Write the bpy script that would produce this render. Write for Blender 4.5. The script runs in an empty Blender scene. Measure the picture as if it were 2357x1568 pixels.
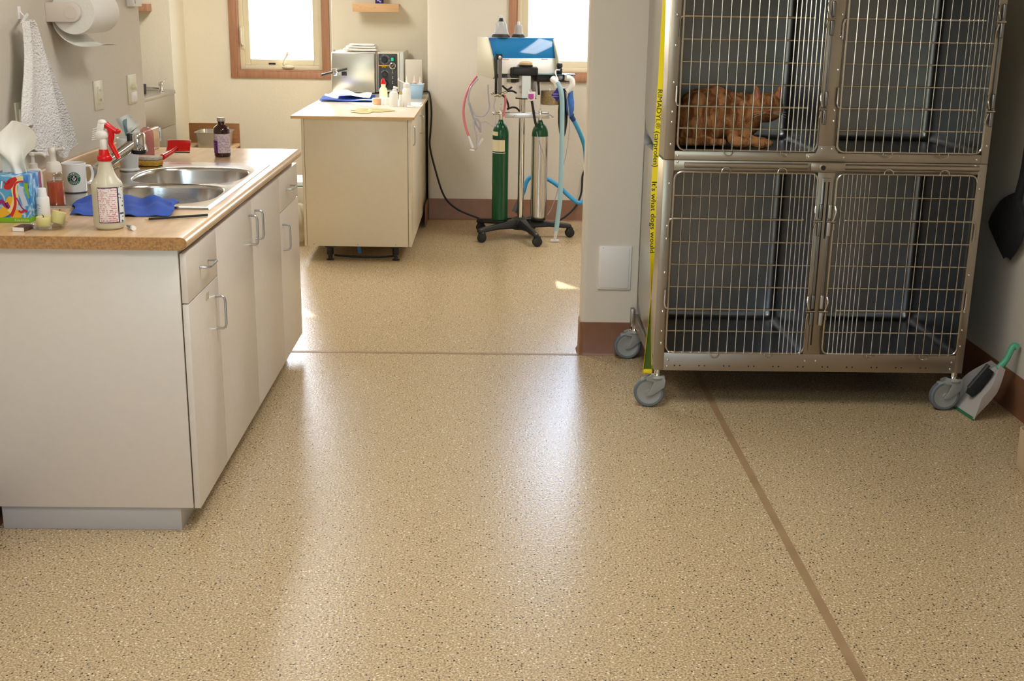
import bpy, bmesh, math, random
from mathutils import Vector, Matrix, Euler
random.seed(7)
S = bpy.context.scene
COL = S.collection
R = math.radians
PI = math.pi

# ------------------------------------------------------------------ camera
cam_d = bpy.data.cameras.new('camera')
cam_d.sensor_fit = 'HORIZONTAL'
cam_d.sensor_width = 36.0
cam_d.lens = 36.0 * 2760 / 2357
cam_d.clip_start = 0.05
cam_d.clip_end = 400
cam = bpy.data.objects.new('camera', cam_d)
COL.objects.link(cam)
_th, _yaw, _roll = .2767, .0180, .0160
_f = Vector((math.sin(_yaw)*math.cos(_th), math.cos(_yaw)*math.cos(_th), -math.sin(_th)))
_r = Vector((math.cos(_yaw), -math.sin(_yaw), 0))
_u = _r.cross(_f)
_R = _r*math.cos(_roll) + _u*math.sin(_roll)
_U = -_r*math.sin(_roll) + _u*math.cos(_roll)
cam.matrix_world = Matrix(((_R.x, _U.x, -_f.x, 0), (_R.y, _U.y, -_f.y, 0), (_R.z, _U.z, -_f.z, 1.573), (0, 0, 0, 1)))
S.camera = cam

# ------------------------------------------------------------------ world, sun, exposure
W = bpy.data.worlds.new('world'); S.world = W; W.use_nodes = True
wn = W.node_tree.nodes; wl = W.node_tree.links
sky = wn.new('ShaderNodeTexSky'); sky.sky_type = 'NISHITA'; sky.sun_disc = False
sky.sun_elevation = R(28.5); sky.sun_rotation = R(-31)
bgn = wn['Background']; bgn.inputs['Strength'].default_value = 1.25
wl.new(sky.outputs['Color'], bgn.inputs['Color'])
sun_d = bpy.data.lights.new('sun', 'SUN'); sun_d.energy = 20.0; sun_d.angle = R(0.6); sun_d.color = (1, .95, .86)
sun = bpy.data.objects.new('sun', sun_d); COL.objects.link(sun)
_d = Vector((.52*math.cos(R(28.5)), -.854*math.cos(R(28.5)), -math.sin(R(28.5))))
sun.rotation_euler = _d.to_track_quat('-Z', 'Y').to_euler(); sun.location = (-6, 14, 6)
S.view_settings.view_transform = 'Standard'
S.view_settings.look = 'None'
S.view_settings.exposure = 0.45
S.view_settings.gamma = 1.0
S.view_settings.use_curve_mapping = False
S.cycles.use_denoising = True
S.cycles.max_bounces = 10
S.cycles.diffuse_bounces = 4
S.cycles.glossy_bounces = 5
S.cycles.transmission_bounces = 8
S.cycles.transparent_max_bounces = 12
S.cycles.sample_clamp_indirect = 6
S.cycles.caustics_reflective = False
S.cycles.caustics_refractive = False

def area(name, loc, sx, sy, power, color, rot=(0, 0, 0)):
    d = bpy.data.lights.new(name, 'AREA'); d.shape = 'RECTANGLE'; d.size = sx; d.size_y = sy
    d.energy = power; d.color = color
    o = bpy.data.objects.new(name, d); COL.objects.link(o); o.location = loc; o.rotation_euler = rot
    return o
# unseen ceiling lamps added to fill both rooms with light (housings built below)
CEIL = 2.62
FILL_LAMPS = [(-.6, 1.2, 20, (.97, .97, .98)), (.1, 3.3, 23, (.97, .97, .98)), (-1.65, 7.7, 31, (1, .99, .97)), (1.25, 7.6, 22, (1, .99, .98))]
for i, (x, y, p, c) in enumerate(FILL_LAMPS):
    area('added_fill_light', (x, y, CEIL-.075), .55, 1.15, p, c)

# ------------------------------------------------------------------ materials
def lin(c):
    return tuple((x/12.92 if x <= .04045 else ((x+.055)/1.055)**2.4) for x in c)
def hx(r, g, b):
    return lin((r/255, g/255, b/255))
_mats = {}
def mat(name, col=(.5, .5, .5), rough=.5, metal=0., spec=.5, trans=0., ior=1.45, emit=0., noise=None, bump=None, alpha=1., coat=0., sss=0.):
    """col linear rgb.  noise=(scale, amount) mottles the colour, bump=(scale, strength)"""
    if name in _mats: return _mats[name]
    m = bpy.data.materials.new(name); m.use_nodes = True
    nt = m.node_tree; b = nt.nodes['Principled BSDF']
    b.inputs['Base Color'].default_value = (*col, 1)
    b.inputs['Roughness'].default_value = rough
    b.inputs['Metallic'].default_value = metal
    b.inputs['Specular IOR Level'].default_value = spec
    b.inputs['IOR'].default_value = ior
    b.inputs['Transmission Weight'].default_value = trans
    b.inputs['Alpha'].default_value = alpha
    b.inputs['Coat Weight'].default_value = coat
    if sss:
        b.inputs['Subsurface Weight'].default_value = sss
        b.inputs['Subsurface Radius'].default_value = (.02, .015, .01)
    if emit:
        b.inputs['Emission Color'].default_value = (*col, 1); b.inputs['Emission Strength'].default_value = emit
    tc = nt.nodes.new('ShaderNodeTexCoord')
    if noise:
        n = nt.nodes.new('ShaderNodeTexNoise'); n.inputs['Scale'].default_value = noise[0]; n.inputs['Detail'].default_value = 4
        nt.links.new(tc.outputs['Object'], n.inputs['Vector'])
        rp = nt.nodes.new('ShaderNodeValToRGB')
        a = noise[1]
        rp.color_ramp.elements[0].position = .3; rp.color_ramp.elements[1].position = .7
        rp.color_ramp.elements[0].color = (*[max(0, c*(1-a)) for c in col], 1)
        rp.color_ramp.elements[1].color = (*[min(1, c*(1+a)) for c in col], 1)
        nt.links.new(n.outputs['Fac'], rp.inputs['Fac']); nt.links.new(rp.outputs['Color'], b.inputs['Base Color'])
    if bump:
        n = nt.nodes.new('ShaderNodeTexNoise'); n.inputs['Scale'].default_value = bump[0]; n.inputs['Detail'].default_value = 3
        nt.links.new(tc.outputs['Object'], n.inputs['Vector'])
        bp = nt.nodes.new('ShaderNodeBump'); bp.inputs['Strength'].default_value = bump[1]; bp.inputs['Distance'].default_value = .01
        nt.links.new(n.outputs['Fac'], bp.inputs['Height']); nt.links.new(bp.outputs['Normal'], b.inputs['Normal'])
    _mats[name] = m
    return m

def nodes_of(m):
    return m.node_tree, m.node_tree.nodes['Principled BSDF']

def floor_mat():
    m = mat('speckled_floor', hx(190, 165, 125), .25, spec=.75)
    nt, b = nodes_of(m); N = nt.nodes; L = nt.links
    tc = N.new('ShaderNodeTexCoord')
    n1 = N.new('ShaderNodeTexNoise'); n1.inputs['Scale'].default_value = 170; n1.inputs['Detail'].default_value = 3
    n1.inputs['Roughness'].default_value = .7
    L.new(tc.outputs['Object'], n1.inputs['Vector'])
    r1 = N.new('ShaderNodeValToRGB'); cr = r1.color_ramp
    cr.elements[0].position = .33; cr.elements[0].color = (*hx(104, 88, 60), 1)
    cr.elements[1].position = .68; cr.elements[1].color = (*hx(236, 220, 184), 1)
    e = cr.elements.new(.45); e.color = (*hx(176, 153, 113), 1)
    e = cr.elements.new(.56); e.color = (*hx(204, 180, 142), 1)
    L.new(n1.outputs['Fac'], r1.inputs['Fac'])
    v = N.new('ShaderNodeTexVoronoi'); v.inputs['Scale'].default_value = 120
    L.new(tc.outputs['Object'], v.inputs['Vector'])
    sp = N.new('ShaderNodeSeparateColor'); L.new(v.outputs['Color'], sp.inputs['Color'])
    g1 = N.new('ShaderNodeMath'); g1.operation = 'LESS_THAN'; g1.inputs[1].default_value = .13
    L.new(sp.outputs['Red'], g1.inputs[0])
    g2 = N.new('ShaderNodeMath'); g2.operation = 'LESS_THAN'; g2.inputs[1].default_value = .33
    L.new(v.outputs['Distance'], g2.inputs[0])
    g3 = N.new('ShaderNodeMath'); g3.operation = 'MULTIPLY'
    L.new(g1.outputs[0], g3.inputs[0]); L.new(g2.outputs[0], g3.inputs[1])
    mx = N.new('ShaderNodeMix'); mx.data_type = 'RGBA'
    L.new(g3.outputs[0], mx.inputs['Factor']); L.new(r1.outputs['Color'], mx.inputs['A'])
    mx.inputs['B'].default_value = (*hx(56, 46, 34), 1)
    h1 = N.new('ShaderNodeMath'); h1.operation = 'GREATER_THAN'; h1.inputs[1].default_value = .90
    L.new(sp.outputs['Green'], h1.inputs[0])
    h3 = N.new('ShaderNodeMath'); h3.operation = 'MULTIPLY'
    L.new(h1.outputs[0], h3.inputs[0]); L.new(g2.outputs[0], h3.inputs[1])
    m2 = N.new('ShaderNodeMix'); m2.data_type = 'RGBA'
    L.new(h3.outputs[0], m2.inputs['Factor']); L.new(mx.outputs['Result'], m2.inputs['A'])
    m2.inputs['B'].default_value = (*hx(240, 226, 196), 1)
    L.new(m2.outputs['Result'], b.inputs['Base Color'])
    nb = N.new('ShaderNodeTexNoise'); nb.inputs['Scale'].default_value = 110; nb.inputs['Detail'].default_value = 2
    L.new(tc.outputs['Object'], nb.inputs['Vector'])
    bp = N.new('ShaderNodeBump'); bp.inputs['Strength'].default_value = .22; bp.inputs['Distance'].default_value = .004
    L.new(nb.outputs['Fac'], bp.inputs['Height']); L.new(bp.outputs['Normal'], b.inputs['Normal'])
    return m

def glass_mat(name, tint=(1, 1, 1), refl=.06, rough=.0):
    """thin clear sheet: see-through with a Fresnel reflection"""
    if name in _mats: return _mats[name]
    m = bpy.data.materials.new(name); m.use_nodes = True
    nt = m.node_tree; nt.nodes.clear(); N = nt.nodes; L = nt.links
    o = N.new('ShaderNodeOutputMaterial'); t = N.new('ShaderNodeBsdfTransparent'); g = N.new('ShaderNodeBsdfGlossy')
    g.inputs['Roughness'].default_value = rough
    t.inputs['Color'].default_value = (*tint, 1)
    fr = N.new('ShaderNodeLayerWeight'); fr.inputs['Blend'].default_value = .5
    pw = N.new('ShaderNodeMath'); pw.operation = 'POWER'; pw.inputs[1].default_value = 4
    ad = N.new('ShaderNodeMath'); ad.operation = 'MULTIPLY_ADD'; ad.inputs[1].default_value = .75; ad.inputs[2].default_value = refl
    L.new(fr.outputs['Facing'], pw.inputs[0]); L.new(pw.outputs[0], ad.inputs[0])
    mx = N.new('ShaderNodeMixShader')
    L.new(ad.outputs[0], mx.inputs['Fac']); L.new(t.outputs['BSDF'], mx.inputs[1]); L.new(g.outputs['BSDF'], mx.inputs[2])
    L.new(mx.outputs['Shader'], o.inputs['Surface'])
    _mats[name] = m
    return m

def milky_mat(name, col, alpha, rough=.2):
    """tinted, partly see-through plastic"""
    if name in _mats: return _mats[name]
    m = bpy.data.materials.new(name); m.use_nodes = True
    nt = m.node_tree; nt.nodes.clear(); N = nt.nodes; L = nt.links
    o = N.new('ShaderNodeOutputMaterial'); t = N.new('ShaderNodeBsdfTransparent'); p = N.new('ShaderNodeBsdfPrincipled')
    p.inputs['Base Color'].default_value = (*col, 1); p.inputs['Roughness'].default_value = rough
    t.inputs['Color'].default_value = (*[min(1, c*.5+.5) for c in col], 1)
    mx = N.new('ShaderNodeMixShader'); mx.inputs['Fac'].default_value = alpha
    L.new(t.outputs['BSDF'], mx.inputs[1]); L.new(p.outputs['BSDF'], mx.inputs[2]); L.new(mx.outputs['Shader'], o.inputs['Surface'])
    _mats[name] = m
    return m

def wood_mat(name, c1, c2, scale=(1, 14, 14), rough=.35):
    m = mat(name, c1, rough)
    nt, b = nodes_of(m); N = nt.nodes; L = nt.links
    tc = N.new('ShaderNodeTexCoord'); mp = N.new('ShaderNodeMapping'); mp.inputs['Scale'].default_value = scale
    n = N.new('ShaderNodeTexNoise'); n.inputs['Scale'].default_value = 6; n.inputs['Detail'].default_value = 6
    L.new(tc.outputs['Object'], mp.inputs['Vector']); L.new(mp.outputs['Vector'], n.inputs['Vector'])
    r = N.new('ShaderNodeValToRGB'); r.color_ramp.elements[0].position = .3; r.color_ramp.elements[1].position = .7
    r.color_ramp.elements[0].color = (*c1, 1); r.color_ramp.elements[1].color = (*c2, 1)
    L.new(n.outputs['Fac'], r.inputs['Fac']); L.new(r.outputs['Color'], b.inputs['Base Color'])
    return m

def label_mat(name, base, ink, freq, cut=.45, axis='Z'):
    """paper label with small rows of print"""
    m = mat(name, base, .5)
    nt, b = nodes_of(m); N = nt.nodes; L = nt.links
    tc = N.new('ShaderNodeTexCoord'); sx = N.new('ShaderNodeSeparateXYZ'); L.new(tc.outputs['Object'], sx.inputs['Vector'])
    mu = N.new('ShaderNodeMath'); mu.operation = 'MULTIPLY'; mu.inputs[1].default_value = freq; L.new(sx.outputs[axis], mu.inputs[0])
    fr = N.new('ShaderNodeMath'); fr.operation = 'FRACT'; L.new(mu.outputs[0], fr.inputs[0])
    lt = N.new('ShaderNodeMath'); lt.operation = 'LESS_THAN'; lt.inputs[1].default_value = .5; L.new(fr.outputs[0], lt.inputs[0])
    n = N.new('ShaderNodeTexNoise'); n.inputs['Scale'].default_value = freq*.9; L.new(tc.outputs['Object'], n.inputs['Vector'])
    g = N.new('ShaderNodeMath'); g.operation = 'GREATER_THAN'; g.inputs[1].default_value = cut; L.new(n.outputs['Fac'], g.inputs[0])
    q = N.new('ShaderNodeMath'); q.operation = 'MULTIPLY'; L.new(lt.outputs[0], q.inputs[0]); L.new(g.outputs[0], q.inputs[1])
    mx = N.new('ShaderNodeMix'); mx.data_type = 'RGBA'; L.new(q.outputs[0], mx.inputs['Factor'])
    mx.inputs['A'].default_value = (*base, 1); mx.inputs['B'].default_value = (*ink, 1)
    L.new(mx.outputs['Result'], b.inputs['Base Color'])
    return m

FLOOR = floor_mat()
WALLG = mat('grey_wall_paint', hx(216, 207, 190), .6, noise=(2.5, .02), bump=(60, .12))
WALLC = mat('cream_wall_paint', hx(234, 224, 200), .6, noise=(2.5, .02), bump=(60, .12))
CEILM = mat('ceiling_white', (.8, .79, .76), .8)
BASEB = mat('brown_vinyl_base', hx(128, 88, 62), .42, noise=(12, .08))
CAULK = mat('tan_joint_strip', hx(156, 128, 94), .45, noise=(9, .12))
TRIMW = wood_mat('stained_casing', hx(166, 118, 88), hx(182, 134, 102), (10, 10, 1), .4)
VINYL = mat('almond_vinyl', hx(232, 222, 190), .35)
MELA = mat('melamine_almond', hx(226, 217, 204), .3, noise=(30, .015))
MELC = mat('melamine_cream', hx(220, 210, 188), .32, noise=(30, .015))
LAM = wood_mat('laminate_maple', hx(205, 168, 124), hx(222, 188, 146), (6, 1.2, 6), .22)
CHIP = mat('particle_board', hx(176, 132, 84), .7, noise=(160, .32))
STEEL = mat('stainless', (.60, .575, .53), .3, 1., bump=(300, .02))
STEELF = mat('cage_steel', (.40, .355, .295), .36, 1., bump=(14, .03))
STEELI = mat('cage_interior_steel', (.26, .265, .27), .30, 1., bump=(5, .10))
SINKM = mat('sink_steel', (.62, .60, .57), .2, 1., bump=(200, .015))
WIRE = mat('polished_wire', (.54, .50, .44), .22, 1.)
CHROME = mat('chrome', (.8, .79, .77), .06, 1.)
ALU = mat('brushed_aluminium', (.66, .67, .68), .32, 1.)
PEWTER = mat('satin_pull', (.5, .5, .49), .3, 1.)
WHITE = mat('white_plastic', hx(232, 228, 220), .35)
WHITEB = mat('bright_white', hx(240, 238, 234), .4)
IVORY = mat('ivory_plate', hx(226, 220, 192), .35)
BLACK = mat('black_plastic', (.012, .012, .013), .35)
BLACKM = mat('black_rubber', (.014, .014, .014), .6)
GREYP = mat('grey_plastic', hx(150, 153, 148), .45)
GREYR = mat('blue_grey_rubber', hx(104, 113, 118), .55)
RED = mat('red_plastic', hx(206, 18, 16), .25)
PAPER = mat('paper_white', hx(238, 234, 224), .8, bump=(90, .1))
TOWEL = mat('terry_white', hx(244, 240, 234), .95, bump=(160, .9))
CLOTH = mat('blue_cloth', hx(62, 92, 178), .85, bump=(260, .4))
GLASS = glass_mat('window_glass')
CLEAR = glass_mat('clear_plastic', (.96, .96, .97))
GREEN = mat('cylinder_green', hx(8, 74, 40), .25)

# ------------------------------------------------------------------ geometry builder
def catmull(pts, n=6, closed=False):
    P = [Vector(p) for p in pts]
    out = []
    m = len(P)
    segs = m if closed else m-1
    for i in range(segs):
        if closed:
            a, b, c, d = P[(i-1) % m], P[i], P[(i+1) % m], P[(i+2) % m]
        else:
            a, b, c, d = P[max(i-1, 0)], P[i], P[i+1], P[min(i+2, m-1)]
        for k in range(n):
            t = k/n
            out.append(.5*((2*b)+(c-a)*t+(2*a-5*b+4*c-d)*t*t+(3*b-a-3*c+d)*t**3))
    if not closed: out.append(P[-1])
    return out

class G:
    def __init__(s): s.v = []; s.f = []
    def add(s, v, f):
        o = len(s.v); s.v += [Vector(p) for p in v]; s.f += [tuple(i+o for i in q) for q in f]; return s
    def box(s, x0, x1, y0, y1, z0, z1):
        return s.add([(x0,y0,z0),(x1,y0,z0),(x1,y1,z0),(x0,y1,z0),(x0,y0,z1),(x1,y0,z1),(x1,y1,z1),(x0,y1,z1)],
                     [(0,3,2,1),(4,5,6,7),(0,1,5,4),(1,2,6,5),(2,3,7,6),(3,0,4,7)])
    def obox(s, c, size, rot=(0,0,0)):
        M = Matrix.Translation(c) @ Euler(rot).to_matrix().to_4x4()
        a, b, d = [q/2 for q in size]
        vs = [M @ Vector(p) for p in [(-a,-b,-d),(a,-b,-d),(a,b,-d),(-a,b,-d),(-a,-b,d),(a,-b,d),(a,b,d),(-a,b,d)]]
        return s.add(vs, [(0,3,2,1),(4,5,6,7),(0,1,5,4),(1,2,6,5),(2,3,7,6),(3,0,4,7)])
    def rings(s, rs, caps=(True, True), closed=False):
        n = len(rs[0]); vs = [p for r in rs for p in r]; fs = []
        m = len(rs)
        for i in range(m if closed else m-1):
            j = (i+1) % m
            for k in range(n):
                l = (k+1) % n
                fs.append((i*n+k, i*n+l, j*n+l, j*n+k))
        if not closed:
            if caps[0]: fs.append(tuple(range(n-1, -1, -1)))
            if caps[1]: fs.append(tuple((m-1)*n+k for k in range(n)))
        return s.add(vs, fs)
    def cyl(s, p0, p1, r0, r1=None, seg=20, caps=(True, True)):
        p0 = Vector(p0); p1 = Vector(p1); r1 = r0 if r1 is None else r1
        d = (p1-p0).normalized(); a = d.orthogonal().normalized(); b = d.cross(a)
        rs = [[p + (a*math.cos(2*PI*k/seg) + b*math.sin(2*PI*k/seg))*r for k in range(seg)] for p, r in ((p0, r0), (p1, r1))]
        return s.rings(rs, caps)
    def tube(s, pts, r, seg=8, closed=False, smooth=0, rfun=None, caps=(True, True), flat=None):
        if smooth: pts = catmull(pts, smooth, closed)
        P = [Vector(p) for p in pts]; n = len(P)
        T = []
        for i in range(n):
            if closed: t = P[(i+1) % n]-P[i-1]
            else: t = P[min(i+1, n-1)]-P[max(i-1, 0)]
            T.append(t.normalized() if t.length > 1e-9 else Vector((0, 0, 1)))
        a = T[0].orthogonal().normalized(); rs = []
        for i in range(n):
            a = a - T[i]*a.dot(T[i])
            a = a.normalized() if a.length > 1e-6 else T[i].orthogonal().normalized()
            b = T[i].cross(a); rr = r if rfun is None else r*rfun(i/(n-1))
            rs.append([P[i] + (a*math.cos(2*PI*k/seg) + b*math.sin(2*PI*k/seg))*rr for k in range(seg)])
        return s.rings(rs, caps, closed)
    def lathe(s, prof, c=(0,0,0), seg=32, M=None, sx=1., sy=1., caps=(True, True)):
        """prof: [(radius, height)], along +z through c, or along M"""
        M = M or Matrix.Translation(c)
        rs = [[M @ Vector((r*math.cos(2*PI*k/seg)*sx, r*math.sin(2*PI*k/seg)*sy, z)) for k in range(seg)] for r, z in prof]
        return s.rings(rs, caps)
    def ell(s, c, rad, rot=(0,0,0), su=20, sv=12):
        M = Matrix.Translation(c) @ Euler(rot).to_matrix().to_4x4()
        rs = []
        for i in range(sv+1):
            t = -PI/2 + PI*i/sv
            t = max(-PI/2+.02, min(PI/2-.02, t))
            rs.append([M @ Vector((rad[0]*math.cos(t)*math.cos(2*PI*k/su), rad[1]*math.cos(t)*math.sin(2*PI*k/su), rad[2]*math.sin(t))) for k in range(su)])
        return s.rings(rs)
    def prism(s, poly, axis, a, b):
        """polygon (list of 2D) swept from a to b along axis 'x','y' or 'z'"""
        def p(q, t):
            if axis == 'x': return (t, q[0], q[1])
            if axis == 'y': return (q[0], t, q[1])
            return (q[0], q[1], t)
        return s.rings([[p(q, a) for q in poly], [p(q, b) for q in poly]])
    def grid(s, fn, nu, nv, thick=0.):
        """surface fn(u,v), u,v in 0..1"""
        vs = [Vector(fn(i/nu, j/nv)) for j in range(nv+1) for i in range(nu+1)]
        fs = [(j*(nu+1)+i, j*(nu+1)+i+1, (j+1)*(nu+1)+i+1, (j+1)*(nu+1)+i) for j in range(nv) for i in range(nu)]
        if not thick: return s.add(vs, fs)
        bm = bmesh.new(); bv = [bm.verts.new(v) for v in vs]
        for f in fs: bm.faces.new([bv[i] for i in f])
        bm.normal_update()
        vs2 = [v.co - v.normal*thick for v in bv]
        m = len(vs); allf = list(fs) + [tuple(reversed([i+m for i in f])) for f in fs]
        bm.verts.index_update()
        for e in bm.edges:
            if len(e.link_faces) != 1: continue
            l = [v.index for v in e.link_faces[0].verts]
            a, b = e.verts[0].index, e.verts[1].index
            if (l.index(a)+1) % len(l) == l.index(b): allf.append((b, a, a+m, b+m))
            else: allf.append((a, b, b+m, a+m))
        bm.free()
        return s.add(vs+vs2, allf)
    def xf(s, M):
        s.v = [M @ v for v in s.v]; return s

ORG = {}
def build(name, g, m, parent=None, bevel=0., seg=2, smooth=True, ang=35, tri=False):
    """one mesh object; coordinates are world coordinates"""
    me = bpy.data.meshes.new(name)
    if parent is not None:
        org = ORG[parent.name]
    else:
        xs = [v.x for v in g.v]; ys = [v.y for v in g.v]; zs = [v.z for v in g.v]
        org = Vector(((min(xs)+max(xs))/2, (min(ys)+max(ys))/2, min(zs)))
    bm = bmesh.new()
    bv = [bm.verts.new(v-org) for v in g.v]
    for f in g.f:
        try: bm.faces.new([bv[i] for i in f])
        except ValueError: pass
    bmesh.ops.recalc_face_normals(bm, faces=bm.faces)
    if bevel:
        es = [e for e in bm.edges if len(e.link_faces) == 2 and e.calc_face_angle(0) > R(30)]
        bmesh.ops.bevel(bm, geom=es, offset=bevel, segments=seg, profile=.5, affect='EDGES', clamp_overlap=True)
    bm.normal_update()
    for f in bm.faces: f.smooth = smooth
    if smooth:
        for e in bm.edges:
            if len(e.link_faces) == 2 and e.calc_face_angle(0) > R(ang): e.smooth = False
    bm.to_mesh(me); bm.free()
    if m: me.materials.append(m)
    o = bpy.data.objects.new(name, me); COL.objects.link(o)
    if parent is not None: o.parent = parent
    else: o.location = org
    ORG[o.name] = org.copy()
    return o

def tag(o, label, cat, group=None, kind=None):
    o['label'] = label; o['category'] = cat
    if group: o['group'] = group
    if kind: o['kind'] = kind
    return o
def thing(name, label, cat, loc, group=None):
    o = bpy.data.objects.new(name, None); o.empty_display_size = .05; COL.objects.link(o)
    o.location = loc; ORG[o.name] = Vector(loc)
    return tag(o, label, cat, group)
def struct(name, g, m, bevel=0., **k):
    o = build(name, g, m, None, bevel, **k); o['kind'] = 'structure'; return o
def kids(o): return [c for c in bpy.data.objects if c.parent == o]
def copy_tree(o, parent=None):
    c = o.copy(); COL.objects.link(c); c.parent = parent
    ORG[c.name] = ORG.get(o.name, Vector()).copy()
    for ch in kids(o): copy_tree(ch, c)
    return c

FONT = None
def text_g(txt, size, fn, align='CENTER', extrude=0., bold=0.):
    """text outline turned into mesh vertices; fn maps (x, y) of the text plane to a world point"""
    cu = bpy.data.curves.new('t', 'FONT'); cu.body = txt; cu.size = size; cu.align_x = align; cu.align_y = 'CENTER'
    cu.resolution_u = 2; cu.offset = bold
    ob = bpy.data.objects.new('t', cu); COL.objects.link(ob)
    dg = bpy.context.evaluated_depsgraph_get(); dg.update()
    me = bpy.data.meshes.new_from_object(ob.evaluated_get(dg))
    g = G(); g.add([fn(v.co.x, v.co.y) for v in me.vertices], [tuple(p.vertices) for p in me.polygons])
    bpy.data.objects.remove(ob); bpy.data.curves.remove(cu); bpy.data.meshes.remove(me)
    return g

def remeshed(name, g, m, parent, voxel=.006, smooth_it=6):
    """continuous organic surface: union of blobs by voxel remesh"""
    o = build('blob', g, None, parent)
    md = o.modifiers.new('r', 'REMESH'); md.mode = 'VOXEL'; md.voxel_size = voxel
    sm = o.modifiers.new('s', 'SMOOTH'); sm.iterations = smooth_it; sm.factor = .5
    dg = bpy.context.evaluated_depsgraph_get(); dg.update()
    me = bpy.data.meshes.new_from_object(o.evaluated_get(dg))
    me.name = name
    for p in me.polygons: p.use_smooth = True
    me.materials.clear(); me.materials.append(m)
    n = bpy.data.objects.new(name, me); COL.objects.link(n); n.parent = parent
    n.location = o.location; ORG[n.name] = ORG[o.name].copy()
    bpy.data.objects.remove(o)
    return n
# ================================================================== SETTING
YP = 5.31      # face of the partition between the two rooms
YM = 8.80      # wall behind the anaesthesia machine
YA = 9.62      # wall behind the steriliser
YW = 9.72      # wall of the left window
XR = 2.112
struct('floor', G().box(-4.3, 2.2, -2.1, 9.9, -.1, 0), FLOOR)
struct('ceiling', G().box(-4.3, 2.4, -2.1, 9.9, CEIL, CEIL+.1), CEILM)
# floor joint strips
struct('trim_1', G().box(-1.0, .42, YP-.012, YP+.012, 0, .0012), CAULK)
struct('trim_2', G().box(.893, .919, -2.0, YP-.02, 0, .0012), CAULK)

def bull(x0, x1, y0, y1, corners, r=.022, seg=6):
    """plan of a wall with some corners rounded; corners: set of 'bl','br','tr','tl'"""
    P = []
    for key, cx, cy, sx, sy, a0 in (('bl', x0, y0, 1, 1, PI), ('br', x1, y0, -1, 1, 1.5*PI), ('tr', x1, y1, -1, -1, 0), ('tl', x0, y1, 1, -1, .5*PI)):
        if key in corners:
            for k in range(seg+1):
                a = a0 + .5*PI*k/seg
                P.append((cx+sx*r + r*math.cos(a), cy+sy*r + r*math.sin(a)))
        else: P.append((cx, cy))
    return P
# left wall of the front room, ending at the opening
struct('wall_left', G().prism(bull(-1.63, -1.51, -2.0, YP, {'tr'}), 'z', 0, CEIL), WALLG)
# partition, left and right of the opening
struct('wall_partition_left', G().box(-4.2, -1.63, YP-.12, YP, 0, CEIL), WALLG)
struct('wall_partition_right', G().prism(bull(.41, XR+.02, YP, YP+.13, {'bl', 'tl'}), 'z', 0, CEIL), WALLG)
struct('wall_right', G().box(XR, XR+.12, -2.0, YP+.1, 0, CEIL), WALLG)
struct('wall_far_left', G().box(-4.3, -4.2, YP-.12, 9.4, 0, CEIL), WALLC)
struct('wall_far_right', G().box(2.25, 2.35, YP, YM, 0, CEIL), WALLG)

def wall_with_window(name, x0, x1, y, th, wx0, wx1, wz0, wz1, m):
    g = G().box(x0, wx0, y, y+th, 0, CEIL).box(wx1, x1, y, y+th, 0, CEIL)
    g.box(wx0, wx1, y, y+th, 0, wz0).box(wx0, wx1, y, y+th, wz1, CEIL)
    return struct(name, g, m, smooth=False)
w1 = (-2.025, -1.345, 1.0, 2.12)
w2 = (.150, 1.02, 1.065, 2.40)
w3 = (-3.62, -2.90, 1.0, 2.29)
w4 = (-1.35, .15, .9, 2.25)
wall_with_window('wall_back_window', -2.43, -1.25, YW, .16, *w1, WALLC)
struct('wall_back_steriliser', G().prism(bull(-1.268, -.40, YA, YA+.26, {'bl'}, .03), 'z', 0, CEIL), WALLC)
wall_with_window('wall_back_machine', -.40, 2.3, YM, .16, *w2, WALLG)
struct('wall_back_return', G().prism(bull(-.478, -.40, YM, YA+.02, {'bl'}, .03), 'z', 0, CEIL), WALLG)
struct('wall_alcove_return', G().box(-2.53, -2.425, 9.30, YW+.1, 0, CEIL), WALLC)
wall_with_window('wall_alcove', -4.2, -2.53, 9.30, .16, *w3, WALLC)
wall_with_window('wall_behind_camera', -1.63, XR+.1, -2.12, .12, *w4, WALLG)

# baseboards: 150 mm brown vinyl base with a small cove at the foot
def base_prof(s=1):
    return [(0, 0), (s*.014, 0), (s*.010, .006), (s*.005, .014), (s*.004, .154), (s*.002, .157), (0, .157)]
def base_y(name, x0, x1, y):      # face looks to -y
    struct(name, G().prism([(y-q[0], q[1]) for q in base_prof()], 'x', x0, x1), BASEB)
def base_x(name, x, y0, y1, s):   # runs along y, face looks to s*x
    struct(name, G().prism([(x+q[0]*s, q[1]) for q in base_prof()], 'y', y0, y1), BASEB)
base_x('baseboard_left', -1.51, -2.0, YP-.02, 1)
base_x('baseboard_right', XR, -2.0, YP, -1)
base_y('baseboard_back', -.47, 2.25, YM)
base_y('baseboard_steriliser', -1.25, -.49, YA)
base_y('baseboard_window', -2.425, -1.26, YW)
base_x('baseboard_corner', -.478, 8.47, 8.80, -1)
base_x('baseboard_alcove', -2.425, 9.31, YW, 1)
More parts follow.
